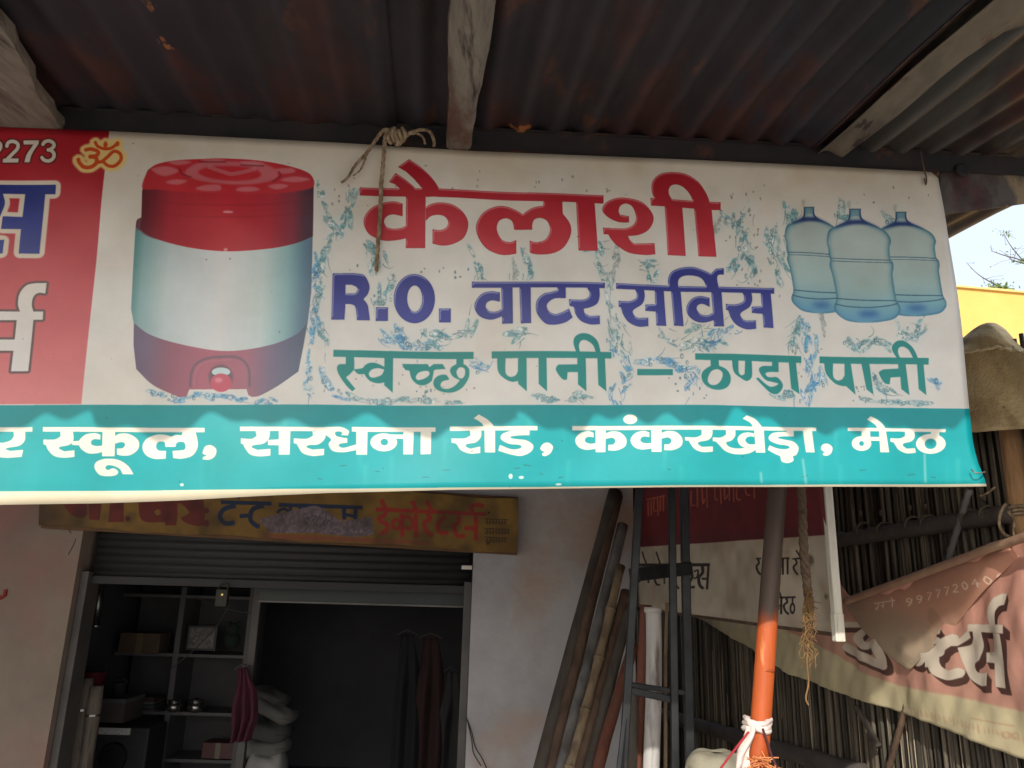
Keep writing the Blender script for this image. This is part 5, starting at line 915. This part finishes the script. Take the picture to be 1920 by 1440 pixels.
def draw_pink():
    ps = [fpt(x, y, .07) for x, y in ((1290, 1100), (2160, 940), (2160, 1510), (1290, 1300), (1500, 1330))]; P0 = FR+FN*.07
    us = [(p-P0).dot(FU) for p in ps]; vs = [p.z-P0.z for p in ps]
    c = Canvas(P0, FU, Vector((0, 0, 1)), min(us), max(us)+.02, min(vs)-.05, max(vs)+.08, .0022); H, W = c.H, c.W; new = lambda: np.zeros((H, W), np.float32)
    c.zoom(1560, 1000, 3.272); c.img[:] = np.array([204, 146, 128])/255
    c.paint(blur(c.poly('-2000,-2000! -900,300! 60,740! 200,850! 400,930! 780,1000! 1178,1092! 1700,1180! 1700,2600! -2000,2600!'), 1.5), (208, 196, 156))
    m = new()
    for q in ('1015,610! 1085,615! 1085,950! 1015,940!', '860,555! 1110,560! 1105,615! 850,600!', '1000,565! 985,480 1010,410 1060,370 1095,370! 1095,440! 1060,447 1040,490 1055,565!', '950,730! 1020,725! 1020,795! 950,790!', '880,590! 935,600! 940,690 910,770 872,800 885,845 920,857! 965,850! 962,935! 900,930 830,870 800,790! 780,700! 850,680 875,640!', '730,690! 860,590! 860,640! 780,690!'): c.poly(q, m)
    c.stroke('775,640! 710,680 655,745 660,825 720,868 795,850!', 62, mask=m); c.stroke('500,640! 470,700 500,760 560,790 600,740!', 50, mask=m); c.stroke('620,600! 625,820!', 46, mask=m); c.stroke('640,660! 690,660 690,730 640,740!', 40, mask=m); c.stroke('450,600! 700,600!', 36, mask=m)
    c.stroke('225,575! 185,640 235,690 300,665!', 46, mask=m); c.stroke('110,690! 180,735 260,775 335,810! 330,740 290,650!', 56, mask=m); c.stroke('60,560! 350,560!', 36, mask=m)
    P = np.pad(m, 20); sh_ = np.maximum.reduce([P[20-k:20-k+H, 20-k:20-k+W] for k in range(0, 11, 2)]); c.paint(sh_, (66, 34, 30)); c.paint(m, (222, 208, 190))
    t_ = new()
    digs = {'9': '20,20 8,6 -6,10 -4,28 14,28 20,12 16,40 4,56', '7': '-6,4! 20,2! 4,56!', '2': '-6,14 4,2 18,10 12,30 -6,54! 22,52!', '0': '6,2 -6,26 6,54 20,28 6,2', '4': '12,2! -8,36! 22,34! 12,20! 12,56!', 'm': '-20,6! 70,0!'}
    for i, ch in enumerate('9977720400'):
        x0 = 515+i*60; y0 = 395-i*16.5; c.stroke(' '.join('%.1f,%.1f%s' % (x0+float(a.rstrip('!').split(',')[0])*1.15, y0+float(a.rstrip('!').split(',')[1])*.9, '!' if a.endswith('!') else '') for a in digs[ch].split()), 8, mask=t_)
    for q in ('318,432! 440,412!', '345,428! 348,455 335,462 350,470!', '375,424! 378,460!', '362,445! 380,445!', '425,415! 430,455!', '410,395! 428,415!'): c.stroke(q, 7, mask=t_)
    num = t_
    m = new()
    for i in range(26):
        x = 480+i*27; y = 1060+i*7.2; h_ = 28+22*rr.random(); c.stroke('%d,%d! %d,%d! %d,%d!' % (x, y, x+4, y+h_, x+16, y+h_-14), 6, mask=m)
    c.stroke('860,1130! 1110,1180!', 7, mask=m); c.ell(1065, 1235, 26, 22, mask=m, hole=(1065, 1235, 18, 14)); c.ell(1112, 1240, 24, 22, mask=m, hole=(1112, 1240, 16, 14)); c.paint(blur(m, 1), (176, 110, 84), .5)
    dust = np.clip(vnoise(H, W, 170)*.55+vnoise(H, W, 55)*.3+vnoise(H, W, 14)*.15-.25, 0, 1)[..., None]; grad = np.clip(1-(np.arange(W)/W-.25)/.5, 0.15, 1)[None, :, None]
    a = np.clip(dust*1.25*grad+.1, 0, .8); main = c.img*(1-a)+np.array([164, 148, 120])/255*a
    # second picture: the folded flap, brown at its rolled edge and grey with dust below
    yv = np.zeros((H, W), np.float32); yv[:] = np.clip((np.arange(H)/H)[:, None]*1.0, 0, 1)
    c.img[:] = np.array([190, 138, 114])/255; lowm = blur(c.poly('60,480! 400,470! 700,590! 880,560! 600,1000! 0,900!'), 22); c.paint(lowm, (184, 166, 140), .9); c.paint(blur(c.poly('100,330! 300,470! 640,520! 800,620! 200,620! 60,420!'), 18), (128, 104, 86), .6)
    c.paint(num, (240, 214, 190), .9)
    g = c.stroke('500,640! 470,700 500,760 560,790 600,740!', 46)+c.stroke('620,600! 625,820!', 40); c.paint(blur(np.clip(g, 0, 1), 2), (150, 134, 114), .55); c.paint(blur(c.poly('640,460! 670,455! 720,560 690,590 640,540'), 2), (156, 120, 96), .6)
    d2 = np.clip(dust*.5, 0, .5); c.img = c.img*(1-d2)+np.array([172, 152, 126])/255*d2; flap = c.img; c.img = main; return c, flap
kc_, flap_img = draw_pink()
pk = thing('drooping_banner', 'sagging dusty pink and cream cloth banner with white lettering hung along the reed fence', 'banner', fpt(1800, 1370, .07))
tpx = [(1296, 1150), (1345, 1140), (1430, 1120), (1500, 1098), (1560, 1082), (1580, 1086), (1596, 1106), (1611, 1124), (1630, 1117), (1700, 1092), (1800, 1056), (1870, 1030), (1900, 1018), (1914, 1016), (1990, 990), (2150, 950)]
bpx = [(1296, 1154), (1340, 1172), (1400, 1212), (1480, 1264), (1560, 1294), (1640, 1321), (1720, 1347), (1800, 1377), (1860, 1402), (1920, 1427), (1990, 1452), (2150, 1500)]
P0 = FR+FN*.07
def prof(lst):
    q = [fpt(x, y, .07) for x, y in lst]; return [(p-P0).dot(FU) for p in q], [p.z-P0.z for p in q]
tu, tv = prof(tpx); bu, bv = prof(bpx); pu0, pu1 = max(tu[0], bu[0]), min(tu[-1], bu[-1])
b = MB()
def pkf(i, j):
    u = pu0+(pu1-pu0)*i; v0 = float(np.interp(u, bu, bv)); v1 = float(np.interp(u, tu, tv)); v = v0+(v1-v0)*j
    roll = .035*math.exp(-((1-j)/.07)**2); fold = .006*math.sin(41*u+9*v)*(.4+.6*j)+.004*math.sin(63*u-37*v)+.018*math.sin(math.pi*j)*(1+.5*math.sin(5*u))+.010*math.sin(9*u+6*v)+.007*math.sin(17*u-11*v)+.03*math.exp(-((v1-v-.16-.12*i)/.06)**2)*(.3+.7*(1-i))
    return P0+FU*u+Vector((0, 0, v))+FN*(fold+roll)
b.grid(pkf, 110, 60); b.build('banner_cloth', print_mat('pink_flex', kc_.image('pink_print'), .6, .25, 6, .03), pk, smooth=True, uv=kc_.uvmap(), solid=.002)
pk_main = kc_.img; kc_.img = flap_img; flap_m = print_mat('dusty_flap', kc_.image('flap_print'), .7, .25, 6, .03)
fbx = [(1566, 1090), (1590, 1130), (1620, 1172), (1660, 1214), (1690, 1240), (1716, 1258), (1760, 1212), (1840, 1126), (1890, 1073), (1916, 1044)]; fbu, fbv = prof(fbx)
b = MB()
def flf(i, j):
    u = fbu[0]+(fbu[-1]-fbu[0])*i; v1 = float(np.interp(u, tu, tv))-.004; v0 = min(v1-.01, float(np.interp(u, fbu, fbv))); v = v0+(v1-v0)*j
    base = .018*math.sin(math.pi*min(1, (v-float(np.interp(u, bu, bv)))/(v1-float(np.interp(u, bu, bv)))))*(1+.5*math.sin(5*u))
    return P0+FU*u+Vector((0, 0, v))+FN*(base+.03+.02*math.sin(math.pi*j)+.008*math.sin(8*u+9*v)-.02*(1-j))
b.grid(flf, 60, 40); b.build('folded_flap', flap_m, pk, smooth=True, uv=kc_.uvmap(), solid=.002)
b = MB(); uu = np.linspace(float(tu[7]), pu1, 40); b.tube([P0+FU*float(u)+Vector((0, 0, float(np.interp(u, tu, tv))-.012))+FN*.075 for u in uu], .017, 10, .1); b.build('rolled_hem', mat('dusty_hem', [srgb(128,96,78), srgb(150,118,96), srgb(166,138,112)], 6, .8, .3), pk, smooth=True)

# ------------------------------------------------------------------ jute sacking thrown over the fence top
sk_m = mat('jute_sacking', [srgb(176,154,112), srgb(200,178,134), srgb(212,192,150)], 5, .95, .6, bscale=90, bdist=.012, spots=[(srgb(206,188,146), 30, .62, .03, (1,1,.22)), (srgb(158,136,98), 7, .58, .08, (1,1,1)), (srgb(110,90,62), 24, .72, .02, (1,1,1))])
sk = thing('jute_sacking', 'folded brown jute sacking draped over the top of the reed fence before the yellow wall', 'sacking', fpt(1850, 805, .1))
tk, bk = [(1735, 668), (1790, 664), (1830, 656), (1870, 649), (1905, 656), (1990, 676)], [(1735, 806), (1790, 808), (1830, 811), (1870, 807), (1920, 801), (1990, 794)]
def skf(i, j):
    x = 1735+400*i; y0 = float(np.interp(x, [p[0] for p in bk], [p[1] for p in bk])); y1 = float(np.interp(x, [p[0] for p in tk], [p[1] for p in tk]))
    return fpt(x, y0+(y1-y0)*j, .10)+FN*(.018*math.sin(6*i+2)*(1-j)+.012*math.sin(23*i+3*j)+.05*j*j*0+.02*math.sin(3*j+9*i))
b = MB(); b.grid(skf, 76, 24); b.build('hanging_flap', sk_m, sk, smooth=True, solid=.008)
b = MB(); hk = [(1735, 668), (1785, 646), (1815, 629), (1845, 611), (1858, 606), (1868, 608), (1884, 620), (1905, 645), (1925, 662), (1990, 690)]
def hkf(i, j):
    x = 1735+400*i; yt = float(np.interp(x, [p[0] for p in hk], [p[1] for p in hk])); yb = float(np.interp(x, [p[0] for p in tk], [p[1] for p in tk]))+3
    yt = min(yt, yb-2); f = math.sin(j*math.pi/2); return fpt(x, yb+(yt-yb)*f, .105-.16*(1-math.cos(j*math.pi/2)))+FN*(.010*math.sin(15*i+4*j)+.006*math.sin(37*i+11*j))
b.grid(hkf, 70, 16); b.build('folded_top', sk_m, sk, smooth=True, solid=.008)
b = MB(); b.tube([fpt(x, float(np.interp(x, [p[0] for p in tk], [p[1] for p in tk]))+2+1.5*math.sin(x*.7), .122) for x in range(1740, 2130, 6)], .006, 6, .5); b.build('selvage', mat('pale_fray', [srgb(190,170,128), srgb(226,210,170)], 60, .95, .3), sk, smooth=True)

# ------------------------------------------------------------------ yellow house beyond, tree tops
YH = 8.5
hy0, hy1 = on_y(1700, 531, YH), on_y(2050, 556, YH)
ho = thing('yellow_house', 'sunlit plain yellow rendered house wall behind the fence', 'house', (hy0.x+1.5, YH, 0)); ym = mat('yellow_render', [srgb(218,172,88), srgb(224,180,98), srgb(230,188,108)], 1.2, .85, .15, bscale=30)
b = MB(); zt_ = (hy0.z+on_y(1920, 550, YH).z)/2; x0 = on_y(1560, 560, YH).x
zz0 = on_y(1785, 539, YH); zz1 = on_y(1920, 551, YH); sl_ = (zz1.z-zz0.z)/(zz1.x-zz0.x)
xs_ = [x0, x0+7]; tops = [zz0.z+sl_*(x-zz0.x) for x in xs_]
b.add([(xs_[0], YH, 0), (xs_[1], YH, 0), (xs_[1], YH, tops[1]), (xs_[0], YH, tops[0]), (xs_[0], YH+4, 0), (xs_[1], YH+4, 0), (xs_[1], YH+4, tops[1]), (xs_[0], YH+4, tops[0])], [(0,1,2,3), (5,4,7,6), (4,0,3,7), (1,5,6,2), (3,2,6,7)]); b.build('wall', ym, ho)
b = MB(); b.beam((xs_[0], YH-.012, tops[0]+.012), (xs_[1], YH-.012, tops[1]+.012), .05, .024); b.build('coping', mat('yellow_coping', [srgb(232,196,120), srgb(240,206,132)], 2, .8, 0), ho)
YT = 13.0
tr = thing('bare_tree', 'sparse leafless tree branches against the sky above the yellow house', 'tree', (on_y(1990, 560, YT).x, YT, 0)); rt = random.Random(11)
tx = on_y(2000, 700, YT); trunk = MB(); trunk.tube(spline([Vector((tx.x, YT, 0)), Vector((tx.x+.1, YT, 2)), Vector((tx.x-.05, YT, 4)), on_y(2000, 560, YT)], 6), [.16-.11*i/18 for i in range(19)], 10, .1); bark = mat('thin_bark', [srgb(96,84,70), srgb(124,110,92)], 6, .9, .4)
trunk.build('trunk', bark, tr, smooth=True); br_ = MB(); lv = MB()
def leaf(p, s_):
    a = Vector((rt.gauss(0,1), rt.gauss(0,1), rt.gauss(0,1))).normalized(); c2 = a.cross(Vector((rt.gauss(0,1), rt.gauss(0,1), rt.gauss(0,1)))).normalized(); lv.add([p, p+a*s_*.5+c2*s_*.25, p+a*s_, p+a*s_*.5-c2*s_*.25], [(0,1,2,3)])
for br_px in ([(2000, 560), (1960, 520), (1925, 495), (1896, 462), (1882, 438)], [(1990, 545), (1950, 505), (1915, 488), (1880, 478), (1858, 470)], [(1995, 600), (1930, 560), (1870, 535), (1835, 515), (1812, 492)], [(1960, 520), (1930, 480), (1922, 452)], [(1925, 495), (1905, 490), (1895, 486)], [(2000, 560), (1985, 470), (1975, 400)], [(2000, 560), (2040, 480), (2060, 400)]):
    pts = spline([on_y(x, y, YT+rt.uniform(-.3, .3)) for x, y in br_px], 5); br_.tube(pts, [.018*(1-.75*i/len(pts)) for i in range(len(pts))], 6)
    for _ in range(6):
        p = rt.choice(pts[len(pts)//2:]); e = p+Vector((rt.gauss(0, .16), rt.gauss(0, .1), rt.gauss(.02, .10))); br_.tube([p, (p+e)/2+Vector((0, 0, .02)), e], .003, 5)
        for _ in range(1): leaf(e+Vector((rt.gauss(0, .03), 0, rt.gauss(0, .03))), rt.uniform(.03, .06))
br_.build('branch', bark, tr, smooth=True)
for _ in range(40): leaf(on_y(1884+rt.gauss(0, 9), 437+rt.gauss(0, 2.5), YT), rt.uniform(.03, .07))
for _ in range(45): leaf(on_y(1915+rt.gauss(0, 12), 490+rt.gauss(0, 3), YT), rt.uniform(.03, .07))
for _ in range(260): leaf(on_y(1874+rt.gauss(0, 14), 541+rt.gauss(0, 4), YT+rt.gauss(0, .1)), rt.uniform(.04, .09))
lv.build('foliage', mat('leaf_green', [srgb(70,92,44), srgb(104,126,62), srgb(128,146,84)], 8, .7, 0), tr)

# ------------------------------------------------------------------ covered drum at the bottom edge
dr = thing('covered_drum', 'grey green cloth covered drum top at the bottom edge left of the orange pole', 'drum', on_y(1345, 1440, 3.1)); c_ = on_y(1345, 1440, 3.1); dz = on_y(1345, 1411, 3.1).z; c_ = Vector((c_.x, c_.y, 0))
b = MB(); b.lathe(c_, [(.105, 0), (.11, .3), (.114, .32), (.11, .34), (.11, dz-.10), (.105, dz-.06)], 28); b.build('barrel', mat('drum_green', [srgb(70,84,76), srgb(92,104,94)], 4, .6, .2), dr, smooth=True)
b = MB(); b.grid(lambda u, v: c_+Vector(((.02+.10*v**.8)*math.cos(6.2832*u), (.02+.10*v**.8)*math.sin(6.2832*u), dz-.008*math.sin(5*u*6.28)*v-.05*v**4-.03*max(0, v-.9)*10*(.6+.4*math.sin(43*u)))), 64, 14); b.build('cover', mat('drum_cover', [srgb(124,118,100), srgb(150,144,124), srgb(136,132,116)], 6, .9, .4), dr, smooth=True, solid=.004)
